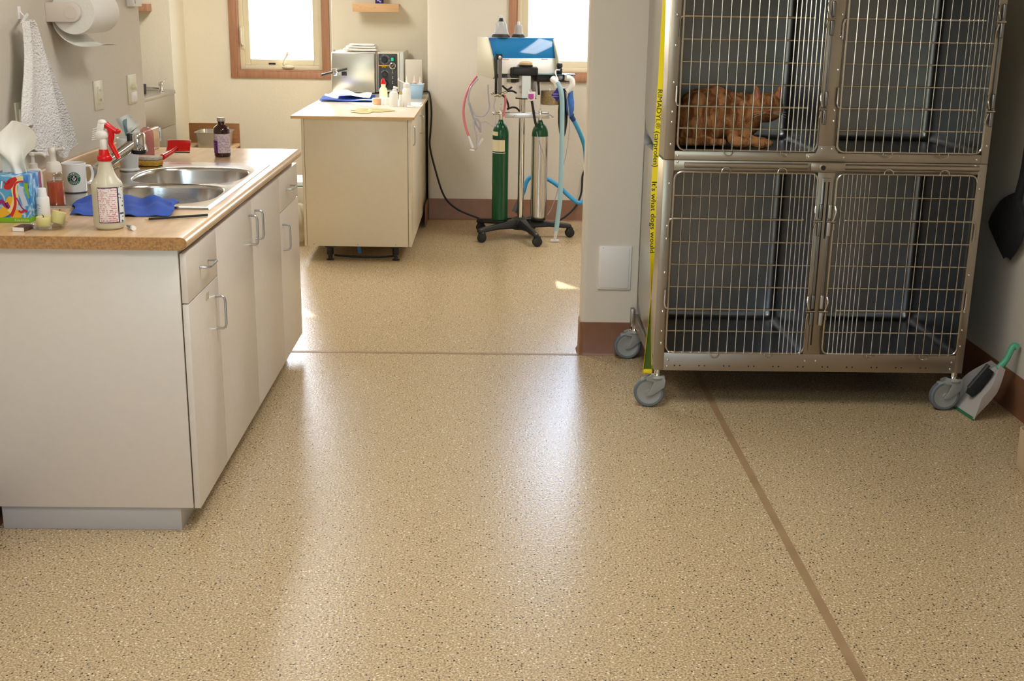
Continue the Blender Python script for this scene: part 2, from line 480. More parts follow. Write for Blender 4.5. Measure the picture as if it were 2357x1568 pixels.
# partition base wraps round the rounded end
def wrap_path(off):
    r = .022+off; P = [(XR, YP-off)]
    cx, cy = .432, YP+.022
    for k in range(9):
        a = 1.5*PI - .5*PI*k/8; P.append((cx+r*math.cos(a), cy+r*math.sin(a)))
    cy2 = YP+.108
    for k in range(9):
        a = PI - .5*PI*k/8; P.append((cx+r*math.cos(a), cy2+r*math.sin(a)))
    P.append((1.6, YP+.13+off)); return P
g = G(); rows = []
for off, z in ((.014, 0), (.009, .006), (.005, .014), (.004, .154), (0, .157)):
    rows.append([Vector((x, y, z)) for x, y in wrap_path(off)])
n = len(rows[0])
g.add([p for r in rows for p in r], [(i*n+k, i*n+k+1, (i+1)*n+k+1, (i+1)*n+k) for i in range(4) for k in range(n-1)])
struct('baseboard_partition', g, BASEB)

# windows
def window(n, x0, x1, y, z0, z1, face, label_side='left', casing=.052, has_crank=True, depth=.09):
    """opening x0..x1, z0..z1 in a wall whose room face is at y"""
    yo = y
    fr = G()
    # casing on the wall face with mitred look
    for a, b, c, d in ((x0-casing, x0, z0-casing, z1+casing), (x1, x1+casing, z0-casing, z1+casing)):
        fr.box(a, b, yo-.018, yo, c, d)
    fr.box(x0, x1, yo-.018, yo, z0-casing, z0).box(x0, x1, yo-.018, yo, z1, z1+casing)
    w = build('window_%d' % n, fr, TRIMW, None, .005); w['kind'] = 'structure'
    jm = G().box(x0, x0+.012, yo-.004, yo+depth, z0, z1).box(x1-.012, x1, yo-.004, yo+depth, z0, z1)
    jm.box(x0, x1, yo-.004, yo+depth, z1-.012, z1).box(x0, x1, yo-.012, yo+depth, z0, z0+.012)
    build('jamb', jm, TRIMW, w)
    a = .045; yf = yo+depth-.03
    vf = G().box(x0+.012, x0+a, yf, yf+.06, z0+.012, z1-.012).box(x1-a, x1-.012, yf, yf+.06, z0+.012, z1-.012)
    vf.box(x0+a, x1-a, yf, yf+.06, z0+.012, z0+a).box(x0+a, x1-a, yf, yf+.06, z1-a, z1-.012)
    build('window_frame', vf, VINYL, w, .003)
    b = a+.045; ys = yf+.015
    sf = G().box(x0+a, x0+b, ys, ys+.04, z0+a, z1-a).box(x1-b, x1-a, ys, ys+.04, z0+a, z1-a)
    sf.box(x0+b, x1-b, ys, ys+.04, z0+a, z0+b).box(x0+b, x1-b, ys, ys+.04, z1-b, z1-a)
    build('sash', sf, VINYL, w, .004)
    build('pane', G().box(x0+b-.005, x1-b+.005, ys+.018, ys+.022, z0+b-.005, z1-b+.005), GLASS, w)
    if has_crank:
        xc = x0+(x1-x0)*.53
        cr = G().ell((xc+.03, yf-.012, z0+.035), (.05, .018, .014)).tube([(xc, yf-.02, z0+.045), (xc-.005, yf-.035, z0+.07), (xc+.03, yf-.04, z0+.13)], .006, smooth=4)
        cr.ell((xc+.032, yf-.042, z0+.14), (.009, .009, .016))
        build('crank', cr, VINYL, w)
        lk = G().box(x0+.028, x0+.052, yf-.012, yf, z0+.17, z0+.34).tube([(x0+.04, yf-.012, z0+.2), (x0+.035, yf-.04, z0+.22), (x0+.032, yf-.03, z0+.33)], .008, smooth=4)
        build('sash_lock', lk, VINYL, w, .002)
    return w
window(1, *w1[:2], YW, *w1[2:], -1)
window(2, *w2[:2], YM, *w2[2:], -1, has_crank=False)
window(3, *w3[:2], 9.30, *w3[2:], -1, has_crank=False)
build('sash_label', G().box(-1.79, -1.735, YW+.058, YW+.0595, 1.052, 1.064), BLACK, bpy.data.objects['window_1'])
# window in the wall behind the camera: frame and mullion only
g = G().box(w4[0], w4[0]+.06, -2.08, -2.03, w4[2], w4[3]).box(w4[1]-.06, w4[1], -2.08, -2.03, w4[2], w4[3])
g.box(w4[0]+.06, w4[1]-.06, -2.08, -2.03, w4[2], w4[2]+.06).box(w4[0]+.06, w4[1]-.06, -2.08, -2.03, w4[3]-.06, w4[3]).box(-.64, -.56, -2.08, -2.03, w4[2]+.06, w4[3]-.06)
w4o = struct('window_4', g, VINYL, .003)
build('pane', G().box(w4[0]+.05, w4[1]-.05, -2.058, -2.054, w4[2]+.05, w4[3]-.05), GLASS, w4o)

# housings and glowing tubes made up for the added fill lamps
for i, (x, y, p, c) in enumerate(FILL_LAMPS):
    t = thing('added_fill_lamp', 'unseen long white fill lamp added over the %s' % ('floor near the camera', 'floor in front of the cages', 'left half of the back room', 'right end of the back room')[i], 'ceiling light', (x, y, CEIL))
    build('fill_housing', G().box(x-.31, x-.28, y-.6, y+.6, CEIL-.08, CEIL).box(x+.28, x+.31, y-.6, y+.6, CEIL-.08, CEIL).box(x-.31, x+.31, y-.62, y-.6, CEIL-.08, CEIL).box(x-.31, x+.31, y+.6, y+.62, CEIL-.08, CEIL), WHITE, t)
    build('fill_tube', G().cyl((x-.12, y-.58, CEIL-.04), (x-.12, y+.58, CEIL-.04), .014).cyl((x+.12, y-.58, CEIL-.04), (x+.12, y+.58, CEIL-.04), .014), mat('fill_glow', (1, .94, .84), emit=3.), t)

# outdoors: snowy slope with dry grass showing through
sm = mat('snow_and_dry_grass', (.8, .82, .86), .9)
nt, b = nodes_of(sm); N = nt.nodes; L = nt.links
tc = N.new('ShaderNodeTexCoord'); mp = N.new('ShaderNodeMapping'); mp.inputs['Scale'].default_value = (.25, .25, 1)
n = N.new('ShaderNodeTexNoise'); n.inputs['Scale'].default_value = 3; n.inputs['Detail'].default_value = 9
L.new(tc.outputs['Object'], mp.inputs['Vector']); L.new(mp.outputs['Vector'], n.inputs['Vector'])
r = N.new('ShaderNodeValToRGB'); r.color_ramp.elements[0].position = .38; r.color_ramp.elements[1].position = .52
r.color_ramp.elements[0].color = (.08, .09, .11, 1); r.color_ramp.elements[1].color = (.19, .21, .25, 1)
L.new(n.outputs['Fac'], r.inputs['Fac']); L.new(r.outputs['Color'], b.inputs['Base Color'])
def hill(u, v):
    x = -90+180*u; y = 10.2+150*v**1.6
    d = y-10
    h = -.25 + .035*d + .5*math.sin(x*.21+d*.13) * min(1, d/14) + .25*math.sin(x*.53-d*.4)*min(1, d/10) + .9*math.sin(d*.085+1)*min(1, d/20)
    return (x, y, h)
struct('ground', G().grid(hill, 120, 90), sm)
struct('ground_front', G().grid(lambda u, v: (-60+120*u, -2.3-60*v, -.25), 8, 8), sm)
# ================================================================== SINK COUNTER (left)
def pull(parent, c, axis, length=.105, out=.030, r=.0042, name='handle', side=(1, 0, 0), lean=.012):
    """bent wire pull standing off the +x face at c"""
    c = Vector(c); h = length/2; X = Vector(side)
    A = Vector((0, 0, 1)) if axis == 'z' else Vector((0, 1, 0))
    q = [c-A*h, c-A*h+X*(out-.01), c-A*(h-.004)+X*(out-.003), c-A*(h-.014)+X*out, c+A*(h-.014)+X*out, c+A*(h-.004)+X*(out-.003), c+A*h+X*(out-.01), c+A*h]
    return build(name, G().tube(q, r, 8), PEWTER, parent)

cab = thing('sink_cabinet', 'almond base cabinet with wire pulls under the sink counter, front left', 'cabinet', (-1.2, 4.3, 0))
build('carcass', G().box(-1.505, -.896, 3.366, 3.384, .078, .876).box(-1.505, -.896, 5.342, 5.36, .078, .876).box(-1.505, -.896, 3.384, 5.342, .078, .096).box(-1.505, -1.497, 3.384, 5.342, .096, .876).box(-1.497, -.896, 3.745, 3.760, .096, .876).box(-1.497, -.896, 4.887, 4.902, .096, .876).box(-.914, -.896, 3.384, 5.342, .860, .876), MELA, cab, .0012)
build('toe_kick', G().box(-1.478, -.937, 3.378, 5.30, 0, .078), mat('toe_kick_grey', hx(196, 194, 190), .45), cab, .001)
FX0, FX1 = -.8925, -.874
def front(name, y0, y1, z0, z1):
    return build(name, G().box(FX0, FX1, y0+.0016, y1-.0016, z0, z1), MELA, cab, .0014)
dr = front('drawer', 3.368, 3.745, .716, .862); pull(dr, (FX1, 3.575, .79), 'y')
d1 = front('door', 3.368, 3.745, .076, .712); pull(d1, (FX1, 3.70, .605), 'z')
build('sticker', G().grid(lambda u, v: (FX1+.0006, 3.575+.035*u+.01*v, .672+.022*v), 2, 2), label_mat('old_sticker', hx(214, 202, 178), hx(150, 138, 70), 260, .5, 'Y'), d1)
d2 = front('door', 3.745, 4.317, .076, .862); pull(d2, (FX1, 4.268, .763), 'z')
d3 = front('door', 4.317, 4.895, .076, .862); pull(d3, (FX1, 4.375, .763), 'z')
dr2 = front('drawer', 4.895, 5.362, .716, .862); pull(dr2, (FX1, 5.11, .79), 'y')
d4 = front('door', 4.895, 5.362, .076, .712); pull(d4, (FX1, 4.95, .605), 'z')

ct = thing('countertop', 'maple laminate worktop with rolled front edge over the sink cabinet', 'worktop', (-1.2, 4.3, .876))
T0, T1 = .878, .914
# nose (rolled edge) profile in x,z
nose = [(-.905, T0)] + [(-.880+.018*math.sin(a), .896-.018*math.cos(a)) for a in [PI*k/10 for k in range(11)]] + [(-.905, T1)]
build('top', G().box(-1.508, -.905, 3.345, 3.815, T0, T1).box(-1.508, -.905, 4.885, 5.425, T0, T1).box(-1.508, -1.45, 3.815, 4.885, T0, T1).box(-.917, -.905, 3.815, 4.885, T0, T1)
      .prism(nose, 'y', 3.345, 5.425), LAM, ct)
build('end_edge', G().prism([(-1.508, T0-.001), (-.905, T0-.001)] + [(q[0], q[1]) for q in nose[1:-1]] + [(-.905, T1-.0012), (-1.508, T1-.0012)], 'y', 3.341, 3.3455), CHIP, ct)
build('build_up_strip', G().box(-1.508, -.90, 3.343, 3.366, .8765, .880), CHIP, ct)
build('backsplash', G().box(-1.509, -1.490, 3.345, 5.42, T1-.002, 1.008), LAM, ct, .006, 3)

# stainless double sink
snk = thing('kitchen_sink', 'stainless steel double bowl sink set in the maple worktop', 'sink', (-1.2, 4.35, T1))
g = G()
def sup(cx, cy, a, b, n, k, N=64):
    t = 2*PI*k/N; c, s = math.cos(t), math.sin(t)
    return cx+a*math.copysign(abs(c)**(2/n), c), cy+b*math.copysign(abs(s)**(2/n), s)
def cellpt(cx, cy, x0, x1, y0, y1, k, N=64):
    # point on the cell border in the direction of the bowl edge point
    t = 2*PI*k/N; c, s = math.cos(t), math.sin(t)
    px, py = math.copysign(abs(c)**(2/8), c), math.copysign(abs(s)**(2/8), s)
    m = max(abs(px), abs(py)); px /= m; py /= m
    return (cx + (px*(x1-cx) if px > 0 else -px*(x0-cx)), cy + (py*(y1-cy) if py > 0 else -py*(y0-cy)))
SR = .9205
def bowl(cx, cy, a, b, x0, x1, y0, y1, dep=.17):
    N = 64; rs = []
    def ring(fn, z): return [Vector((*fn(k), z)) for k in range(N)]
    rs.append(ring(lambda k: cellpt(cx, cy, x0, x1, y0, y1, k), SR))
    rs.append(ring(lambda k: sup(cx, cy, a+.012, b+.012, 2.9, k), SR))
    for da, z in ((.006, SR-.001), (.002, SR-.005), (0, SR-.014), (-.006, SR-dep*.6), (-.014, SR-dep+.035), (-.03, SR-dep+.010), (-.055, SR-dep), (-.12, SR-dep-.002), (-.165, SR-dep-.004)):
        rs.append(ring(lambda k: sup(cx, cy, a+da, b+da, 2.9, k), z))
    return G().rings(rs, caps=(False, True))
# rim with a raised outer bead
rim = G()
rx0, rx1, ry0, ry1 = -1.462, -.905, 3.808, 4.893
ax0, ax1, ay0, ay1 = -1.45, -.917, 3.82, 4.881
out = []
for inset, z in ((0, T1+.0005), (.003, T1+.006), (.008, T1+.0075), (.013, SR)):
    out.append([Vector(p) for p in ((rx0+inset, ry0+inset, z), (rx1-inset, ry0+inset, z), (rx1-inset, ry1-inset, z), (rx0+inset, ry1-inset, z))])
rim.rings(out, caps=(False, False))
build('rim', rim, SINKM, snk)
ym = 4.30
def seat(x0, x1, y0, y1): return (x0, x1, y0, y1)
build('bowl', bowl(-1.125, 4.085, .190, .208, rx0+.013, rx1-.013, ry0+.013, ym), SINKM, snk, ang=60)
build('bowl', bowl(-1.135, 4.530, .200, .212, rx0+.013, rx1-.013, ym, ry1-.013), SINKM, snk, ang=60)
for y, c in ((4.085, -1.125), (4.53, -1.135)):
    build('drain', G().lathe([(.045, 0), (.044, .003), (.034, .003), (.030, -.001), (.004, -.001)], (c, y, SR-.172)), CHROME, snk)

# pull-out faucet
fc = thing('kitchen_faucet', 'chrome pull-out faucet with black-ringed spray head leaning over the sink', 'faucet', (-1.425, 4.36, SR))
F0 = Vector((-1.437, 4.36, SR)); F1 = Vector((-1.318, 4.46, 1.050))
build('base', G().lathe([(.034, 0), (.033, .008), (.026, .014), (.024, .05), (.02, .052)], F0), CHROME, fc)
dd = (F1-F0).normalized()
build('spout', G().cyl(F0+Vector((0, 0, .035)), F1-dd*.012, .023, .0215, 28), CHROME, fc)
build('lever', G().tube([F0+Vector((.012, -.01, .03)), F0+Vector((.05, -.03, .035)), F0+Vector((.10, -.05, .058))], .0055, smooth=5, rfun=lambda t: 1.2-.4*t), CHROME, fc)
hd = thing_parent = build('spray_head', G().lathe([(.0235, -.036), (.0265, -.030), (.0265, .026), (.023, .032), (.01, .034)], F1+Vector((.012, 0, 0)), 32), CHROME, fc)
build('black_collar', G().lathe([(.022, -.044), (.0262, -.040), (.0272, -.029), (.0266, -.0275)], F1+Vector((.012, 0, 0)), 32).obox(F1+Vector((-.014, 0, -.004)), (.018, .045, .072), (0, .0, 0)), BLACK, hd, .004)

# ------------------------------------------------------------ things on the counter
# tissue box
tb = thing('tissue_box', 'tissue box with red, yellow and blue swirl print at the near counter end', 'tissue box', (-1.44, 3.61, T1))
bx0, bx1, by0, by1, bz1 = -1.489, -1.374, 3.545, 3.660, 1.053
swm = mat('swirl_print', hx(70, 140, 200), .4)
nt, b = nodes_of(swm); N = nt.nodes; L = nt.links
tc = N.new('ShaderNodeTexCoord'); n = N.new('ShaderNodeTexNoise'); n.inputs['Scale'].default_value = 11; n.inputs['Distortion'].default_value = 2.2; n.inputs['Detail'].default_value = 1.5
L.new(tc.outputs['Object'], n.inputs['Vector'])
r = N.new('ShaderNodeValToRGB'); r.color_ramp.interpolation = 'EASE'
cr = r.color_ramp; cr.elements[0].position = .30; cr.elements[0].color = (*hx(38, 98, 180), 1); cr.elements[1].position = .72; cr.elements[1].color = (*hx(60, 150, 200), 1)
for p, c in ((.42, hx(72, 150, 206)), (.50, hx(190, 214, 226)), (.56, hx(92, 164, 206))):
    e = cr.elements.new(p); e.color = (*c, 1)
L.new(n.outputs['Fac'], r.inputs['Fac']); L.new(r.outputs['Color'], b.inputs['Base Color'])
bxo = build('carton', G().box(bx0, bx1, by0, by1, T1+.001, bz1), swm, tb, .001)
fy = by0-.0006
def onfront(pts, off=0): return [(p[0], fy-off, p[1]) for p in pts]
def deco(name, g, m): return build(name, g, m, bxo, smooth=False)
def blob(cx, cz, pts):  # polygon on the front face
    g = G(); P = [(cx+p[0], fy, cz+p[1]) for p in pts]; g.add(P, [tuple(range(len(P)))]); return g
def ribbon(pts, w, y, wf=lambda t: 1):
    P = catmull([(p[0], y, p[1]) for p in pts], 8); g = G(); L_, R_ = [], []
    for i, p in enumerate(P):
        t = (P[min(i+1, len(P)-1)]-P[max(i-1, 0)]).normalized(); nrm = Vector((-t.z, 0, t.x)); ww = w*wf(i/(len(P)-1))
        L_.append(p+nrm*ww/2); R_.append(p-nrm*ww/2)
    n = len(P); g.add(L_+R_, [(i, i+1, n+i+1, n+i) for i in range(n-1)]); return g
RP = mat('print_red', hx(196, 40, 40), .4); YP_ = mat('print_yellow', hx(228, 176, 44), .4); CRP = mat('print_cream', hx(232, 214, 150), .4)
GP = mat('print_green', hx(128, 176, 40), .4); VP = mat('print_violet', hx(150, 44, 120), .4); SP = mat('print_silver', hx(196, 206, 222), .4)
X = lambda px: -1.461 + (px)*(.0896/640)     # face width in the photograph's crop units
Zc = lambda pz: T1+.001 + (1205-pz)*(.140/1000)
def PP(l): return [(X(a), Zc(b_)) for a, b_ in l]
deco('printed_shape', ribbon(PP([(-100, 1080), (60, 1010), (190, 900), (240, 760), (270, 660)]), .020, fy, lambda t: .6+.9*math.sin(PI*t)), YP_)
deco('printed_shape', ribbon(PP([(240, 1110), (330, 1060), (420, 960)]), .022, fy, lambda t: .5+math.sin(PI*t)), YP_)
deco('printed_shape', ribbon(PP([(560, 280), (470, 290), (380, 360), (350, 500), (360, 700), (300, 880), (210, 1000)]), .018, fy-.0002), CRP)
deco('printed_shape', ribbon(PP([(560, 330), (440, 350), (370, 420), (345, 560), (350, 760), (320, 900), (230, 1080)]), .006, fy-.0004, lambda t: .7+.9*t), RP)
deco('printed_shape', ribbon(PP([(140, 470), (230, 440), (300, 350), (420, 270)]), .014, fy-.0003, lambda t: .6+math.sin(PI*t)), RP)
deco('printed_shape', ribbon(PP([(150, 330), (180, 390), (240, 380), (260, 320)]), .004, fy-.0003), RP)
deco('printed_shape', ribbon(PP([(0, 800), (70, 760), (130, 850), (190, 880), (150, 790)]), .011, fy-.0003), VP)
deco('printed_shape', ribbon(PP([(400, 960), (460, 990), (520, 950), (580, 980)]), .007, fy-.0004), RP)
deco('printed_shape', ribbon(PP([(380, 680), (430, 800), (480, 900), (560, 960)]), .004, fy-.0005), VP)
deco('printed_shape', ribbon(PP([(500, 440), (480, 560), (520, 700), (560, 860)]), .016, fy-.0001), SP)
deco('printed_shape', ribbon(PP([(610, 370), (600, 470), (615, 560), (640, 690)]), .013, fy-.0003, lambda t: 1.1-.8*t), GP)
deco('green_band', G().box(bx0-.0002, bx1+.0004, by0-.0008, by1, T1+.001, T1+.0145), mat('band_green', hx(120, 178, 30), .4))
deco('side_panel', G().box(bx1, bx1+.0006, by1-.018, by1, T1+.05, bz1-.002), mat('print_magenta', hx(150, 60, 96), .4))
deco('lettering', text_g('Kleenex', .013, lambda x, y: (X(450)+x, fy-.0012, T1+.0075+y)), mat('print_pale_green', hx(206, 224, 150), .4))
deco('lettering', text_g('I', .030, lambda x, y: (X(95)+x+y*.2, fy-.0008, Zc(420)+y), bold=.0006), mat('print_white', hx(236, 238, 240), .4))
# tissue standing out of the box
def tis(u, v):
    a = (u-.5)
    w = .034 + .052*v
    x = -1.432 + a*2*w + .012*math.sin(5*v+u*3)
    y = 3.603 + .020*math.sin(u*9+v*2) + .014*math.sin(u*17)*v
    z = bz1-.004 + (.150 - .055*abs(a)*2*(v**2) - .02*math.sin(u*7))*v
    return (min(x, -1.352), y, z)
build('tissue', G().grid(tis, 28, 14), PAPER, tb)
# hand lotion pump behind the tissue box
lp = thing('lotion_bottle', 'white pump bottle half hidden behind the tissue box', 'bottle', (-1.455, 3.83, T1))
build('body', G().lathe([(.001, .001), (.024, .001), (.026, .01), (.026, .10), (.022, .118), (.012, .124)], (-1.456, 3.825, T1)), WHITE, lp)
build('pump', G().lathe([(.013, .124), (.013, .138), (.006, .14), (.005, .162), (.010, .164), (.010, .172), (.002, .174)], (-1.456, 3.825, T1)).tube([(-1.456, 3.825, T1+.168), (-1.426, 3.82, T1+.170), (-1.411, 3.817, T1+.163)], .005, smooth=3), WHITE, lp)
# small white bottle
sb = thing('squeeze_bottle', 'small plain white bottle with stepped cap, between tissue box and soap pump', 'bottle', (-1.352, 3.60, T1))
c = (-1.352, 3.60, T1)
build('body', G().lathe([(.001, .0005), (.0175, .0005), (.019, .004), (.0185, .066), (.016, .0695), (.012, .070)], c), WHITE, sb)
build('cap', G().lathe([(.0135, .070), (.0135, .0705), (.0118, .094), (.010, .0955), (.001, .096)], c), WHITEB, sb)
for z_, w_ in ((.047, .5), (.0435, .75), (.036, .6), (.031, .45)):
    build('printed_line', G().grid(lambda u, v: (c[0]+.0194*math.sin(-.75+w_*u), c[1]-.0194*math.cos(-.75+w_*u), T1+z_+.0012*v), 6, 1), mat('faint_ink', hx(120, 108, 112), .5), sb)
# foaming soap
sp_ = thing('soap_dispenser', 'clear foaming soap bottle half full of orange soap with a cream pump', 'soap dispenser', (-1.395, 3.845, T1))
c = (-1.402, 3.85, T1)
build('bottle', G().lathe([(.001, .0005), (.0265, .0005), (.0285, .004), (.0265, .05), (.0265, .10), (.022, .112), (.018, .115)], c), glass_mat('soap_shell', (.97, .94, .9)), sp_)
build('soap', G().lathe([(.001, .003), (.0245, .003), (.0262, .007), (.0245, .05), (.0245, .078), (.001, .078)], c), milky_mat('orange_soap', hx(206, 96, 58), .75, .1), sp_)
build('collar', G().lathe([(.018, .109), (.0245, .110), (.0245, .124), (.019, .140), (.010, .143)], c), mat('cream_pump', hx(226, 216, 200), .35), sp_)
build('pump', G().lathe([(.0105, .140), (.0105, .166), (.013, .170), (.013, .180), (.009, .186), (.001, .187)], c).tube([(c[0], c[1], T1+.177), (c[0]+.02, c[1]-.003, T1+.181), (c[0]+.040, c[1]-.006, T1+.185)], .0055, smooth=3, rfun=lambda t: 1.2-.4*t), mat('cream_pump', hx(226, 216, 200), .35), sp_)
# coffee mug
mg = thing('coffee_mug', 'white coffee mug with round green coffee-shop logo beside the soap pump', 'mug', (-1.41, 4.09, SR))
mc = (-1.424, 4.095, SR); MR = .040
POR = mat('white_porcelain', hx(236, 234, 228), .12, coat=.3)
build('cup', G().lathe([(.001, .001), (MR-.004, .001), (MR-.001, .004), (MR, .010), (MR, .097), (MR-.0015, .099), (MR-.003, .097), (MR-.004, .012), (.001, .008)], mc, 40), POR, mg)
build('handle', G().tube([(mc[0]+.020, mc[1]+.032, SR+.082), (mc[0]+.036, mc[1]+.056, SR+.080), (mc[0]+.041, mc[1]+.065, SR+.055), (mc[0]+.036, mc[1]+.056, SR+.028), (mc[0]+.020, mc[1]+.032, SR+.022)], .0055, smooth=6), POR, mg)
def onmug(x, y, lift=.0006, a0=.30):   # (x,y) on the logo disc -> the mug's wall
    t = a0 + x/MR; rr = MR+lift
    return (mc[0]+rr*math.sin(t), mc[1]-rr*math.cos(t), SR+.0505+y)
def disc(r0, r1, lift, n=36, m=3):
    g = G(); vs = []
    for j in range(m+1):
        rr = r0+(r1-r0)*j/m
        vs += [onmug(rr*math.cos(2*PI*k/n), rr*math.sin(2*PI*k/n), lift) for k in range(n)]
    return g.add(vs, [(j*n+k, j*n+(k+1) % n, (j+1)*n+(k+1) % n, (j+1)*n+k) for j in range(m) for k in range(n)])
lg = build('logo_ring', disc(.0125, .0215, .0005), mat('logo_green', hx(12, 98, 66), .3), mg)
build('logo_disc', disc(.0002, .0117, .0005, m=4), BLACK, lg)
build('logo_line', disc(.0117, .0125, .0006, m=1), WHITEB, lg)
LW = mat('logo_white', hx(238, 238, 232), .3)
def ringtext(word, rad, a_mid, size, step, flip=1):
    gg = G()
    for i, ch in enumerate(word):
        a = a_mid - flip*(i-(len(word)-1)/2)*step
        rot = a-PI/2 if flip > 0 else a+PI/2
        def fn(x, y, a=a, rot=rot):
            px = rad*math.cos(a) + x*math.cos(rot)-y*math.sin(rot); py = rad*math.sin(a)+x*math.sin(rot)+y*math.cos(rot)
            return onmug(px, py, .0012)
        t = text_g(ch, size, fn, bold=.0001); gg.add(t.v, t.f)
    return gg
build('lettering', ringtext('STARBUCKS', .0170, PI/2, .0072, .315), LW, lg)
build('lettering', ringtext('COFFEE', .0170, -PI/2, .0072, .34, -1), LW, lg)
# plain abstract white figure in the middle of the disc
g = G()
for a, b2 in (((-.001, -.009), (.001, .004)), ): g.add([onmug(a[0], a[1], .0011), onmug(b2[0], a[1], .0011), onmug(b2[0], b2[1], .0011), onmug(a[0], b2[1], .0011)], [(0, 1, 2, 3)])
for s_ in (-1, 1):
    P = [(s_*.003, -.008), (s_*.0045, -.003), (s_*.0065, 0), (s_*.0075, .005), (s_*.0055, .003), (s_*.003, -.001), (s_*.0018, -.006)]
    g.add([onmug(x, y, .0011) for x, y in P], [tuple(range(7))])
P = [(.0025*math.cos(2*PI*k/12), .006+.0025*math.sin(2*PI*k/12)) for k in range(12)]
g.add([onmug(x, y, .0011) for x, y in P], [tuple(range(12))])
build('logo_figure', g, LW, lg)
# spray bottle
sy = thing('spray_bottle', 'large translucent spray bottle with red and white trigger and a pink printed label', 'spray bottle', (-1.115, 3.475, T1))
c = (-1.117, 3.475, T1); q = .0425
SHELL = milky_mat('milky_bottle', hx(236, 228, 204), .62, .25)
body = [(.001, .001), (.036, .001), (q-.001, .006), (q+.0015, .02), (q+.0012, .06), (q+.001, .118), (q+.0022, .126), (q-.001, .136), (.030, .150), (.0225, .168), (.019, .186), (.0165, .200), (.0165, .206)]
bo = build('bottle', G().lathe(body, c, 36), SHELL, sy)
build('liquid', G().lathe([(.001, .003), (.034, .003), (q-.003, .008), (q-.001, .02), (q-.001, .104), (.001, .104)], c, 36), milky_mat('pale_yellow_liquid', hx(190, 188, 110), .6, .1), sy)
def lab(rr, a0, a1, z0, z1, skew=0):
    return G().grid(lambda u, v: (c[0]+(q+rr)*math.sin(a0+(a1-a0)*u), c[1]-(q+rr)*math.cos(a0+(a1-a0)*u), T1+z0+(z1-z0)*v), 20, 1)
NAVY = mat('print_navy', hx(32, 44, 78), .4)
build('label_border', lab(.0024, -.35, 1.02, .022, .125), NAVY, bo)
lb = build('label', lab(.0030, -.31, .92, .0245, .1225), label_mat('pink_print', hx(232, 222, 216), hx(206, 140, 148), 175, .50), bo)
build('label', lab(.0028, 1.02, 1.45, .022, .125), label_mat('teal_print', hx(224, 226, 222), hx(60, 96, 110), 90, .56), bo)
def onlab(x, z, l=.0036, a0=.30): t = a0 + x/q; return (c[0]+(q+l)*math.sin(t), c[1]-(q+l)*math.cos(t), T1+z)
PK = mat('print_rose', hx(176, 84, 90), .4)
g = G()
for (x0, x1, z0, z1) in ((-.021, .022, .0265, .0273), (-.021, .022, .0345, .0353), (-.021, -.0205, .0265, .0353), (.0215, .022, .0265, .0353)):
    g.grid(lambda u, v: onlab(x0+(x1-x0)*u, z0+(z1-z0)*v), 6, 1)
def line(x0, z0, x1, z1, w=.0007):
    d = Vector((x1-x0, z1-z0)).normalized(); nx, nz = -d.y*w/2, d.x*w/2
    g.add([onlab(x0+nx, z0+nz), onlab(x1+nx, z1+nz), onlab(x1-nx, z1-nz), onlab(x0-nx, z0-nz)], [(0, 1, 2, 3)])
D = [(.000, .045), (.007, .058), (.018, .053), (.012, .038)]
for i in range(4): line(*D[i], *D[(i+1) % 4])
for k in range(11): line(-.021, .064+k*.005, .022, .064+k*.005, .0004)
build('printed_lines', g, PK, lb)
ne = build('collar', G().lathe([(.0195, .196), (.0215, .200), (.0215, .207), (.020, .2105), (.0165, .213), (.0135, .228), (.013, .229)], c, 32), RED, sy)
sh = build('sprayer', G().lathe([(.0115, .228), (.0115, .258), (.001, .258)], c, 24).ell((c[0]-.003, c[1], T1+.270), (.021, .014, .017)).obox((c[0]-.004, c[1], T1+.288), (.020, .018, .030), (0, .25, 0)).ell((c[0]+.000, c[1], T1+.305), (.013, .010, .009)), WHITE, sy, .002)
g = G()
for k in range(6): g.obox((c[0]-.022+.001*k, c[1], T1+.258+.0062*k), (.016, .020, .0022), (0, -.25, 0))
build('grip_ribs', g, WHITE, sh)
tg = G().tube([(c[0]+.010, c[1], T1+.300), (c[0]+.020, c[1], T1+.292), (c[0]+.034, c[1], T1+.283), (c[0]+.043, c[1], T1+.279)], .0085, 12, smooth=5, rfun=lambda t: 1.15-.35*t)
tg.ell((c[0]+.044, c[1], T1+.281), (.0075, .0085, .0075))
tg.tube([(c[0]+.022, c[1], T1+.290), (c[0]+.024, c[1], T1+.268), (c[0]+.021, c[1], T1+.248), (c[0]+.027, c[1], T1+.232), (c[0]+.040, c[1], T1+.204)], .0085, 12, smooth=6, rfun=lambda t: 1.1-.35*t)
build('trigger', tg, RED, sy)
# blue cloth draped at the near edge of the sink
def cl(u, v):
    x = -1.300 + .298*u - .035*v*(1-u) + .01*math.sin(v*6)
    y = 3.672 + (.165+.13*math.sin(PI*u))*v - .012*math.sin(PI*u)*(1-v)
    z = T1+.007 + (.012+.009*math.sin(u*9))*math.sin(PI*v)**1.0 + .005*math.sin(u*23+v*5) + .003*math.sin(v*16+u*4)
    ins = max(0, min(1, (y-3.80)/.03)); z += .012*ins*(1 if y < 3.88 else 1)
    if v in (0, 1) or u in (0, 1): z -= .004
    return (x, y, max(z, T1+.004))
tag(build('cleaning_cloth', G().grid(cl, 44, 22, .003), CLOTH), 'crumpled royal blue cloth lying at the near rim of the sink', 'cloth')
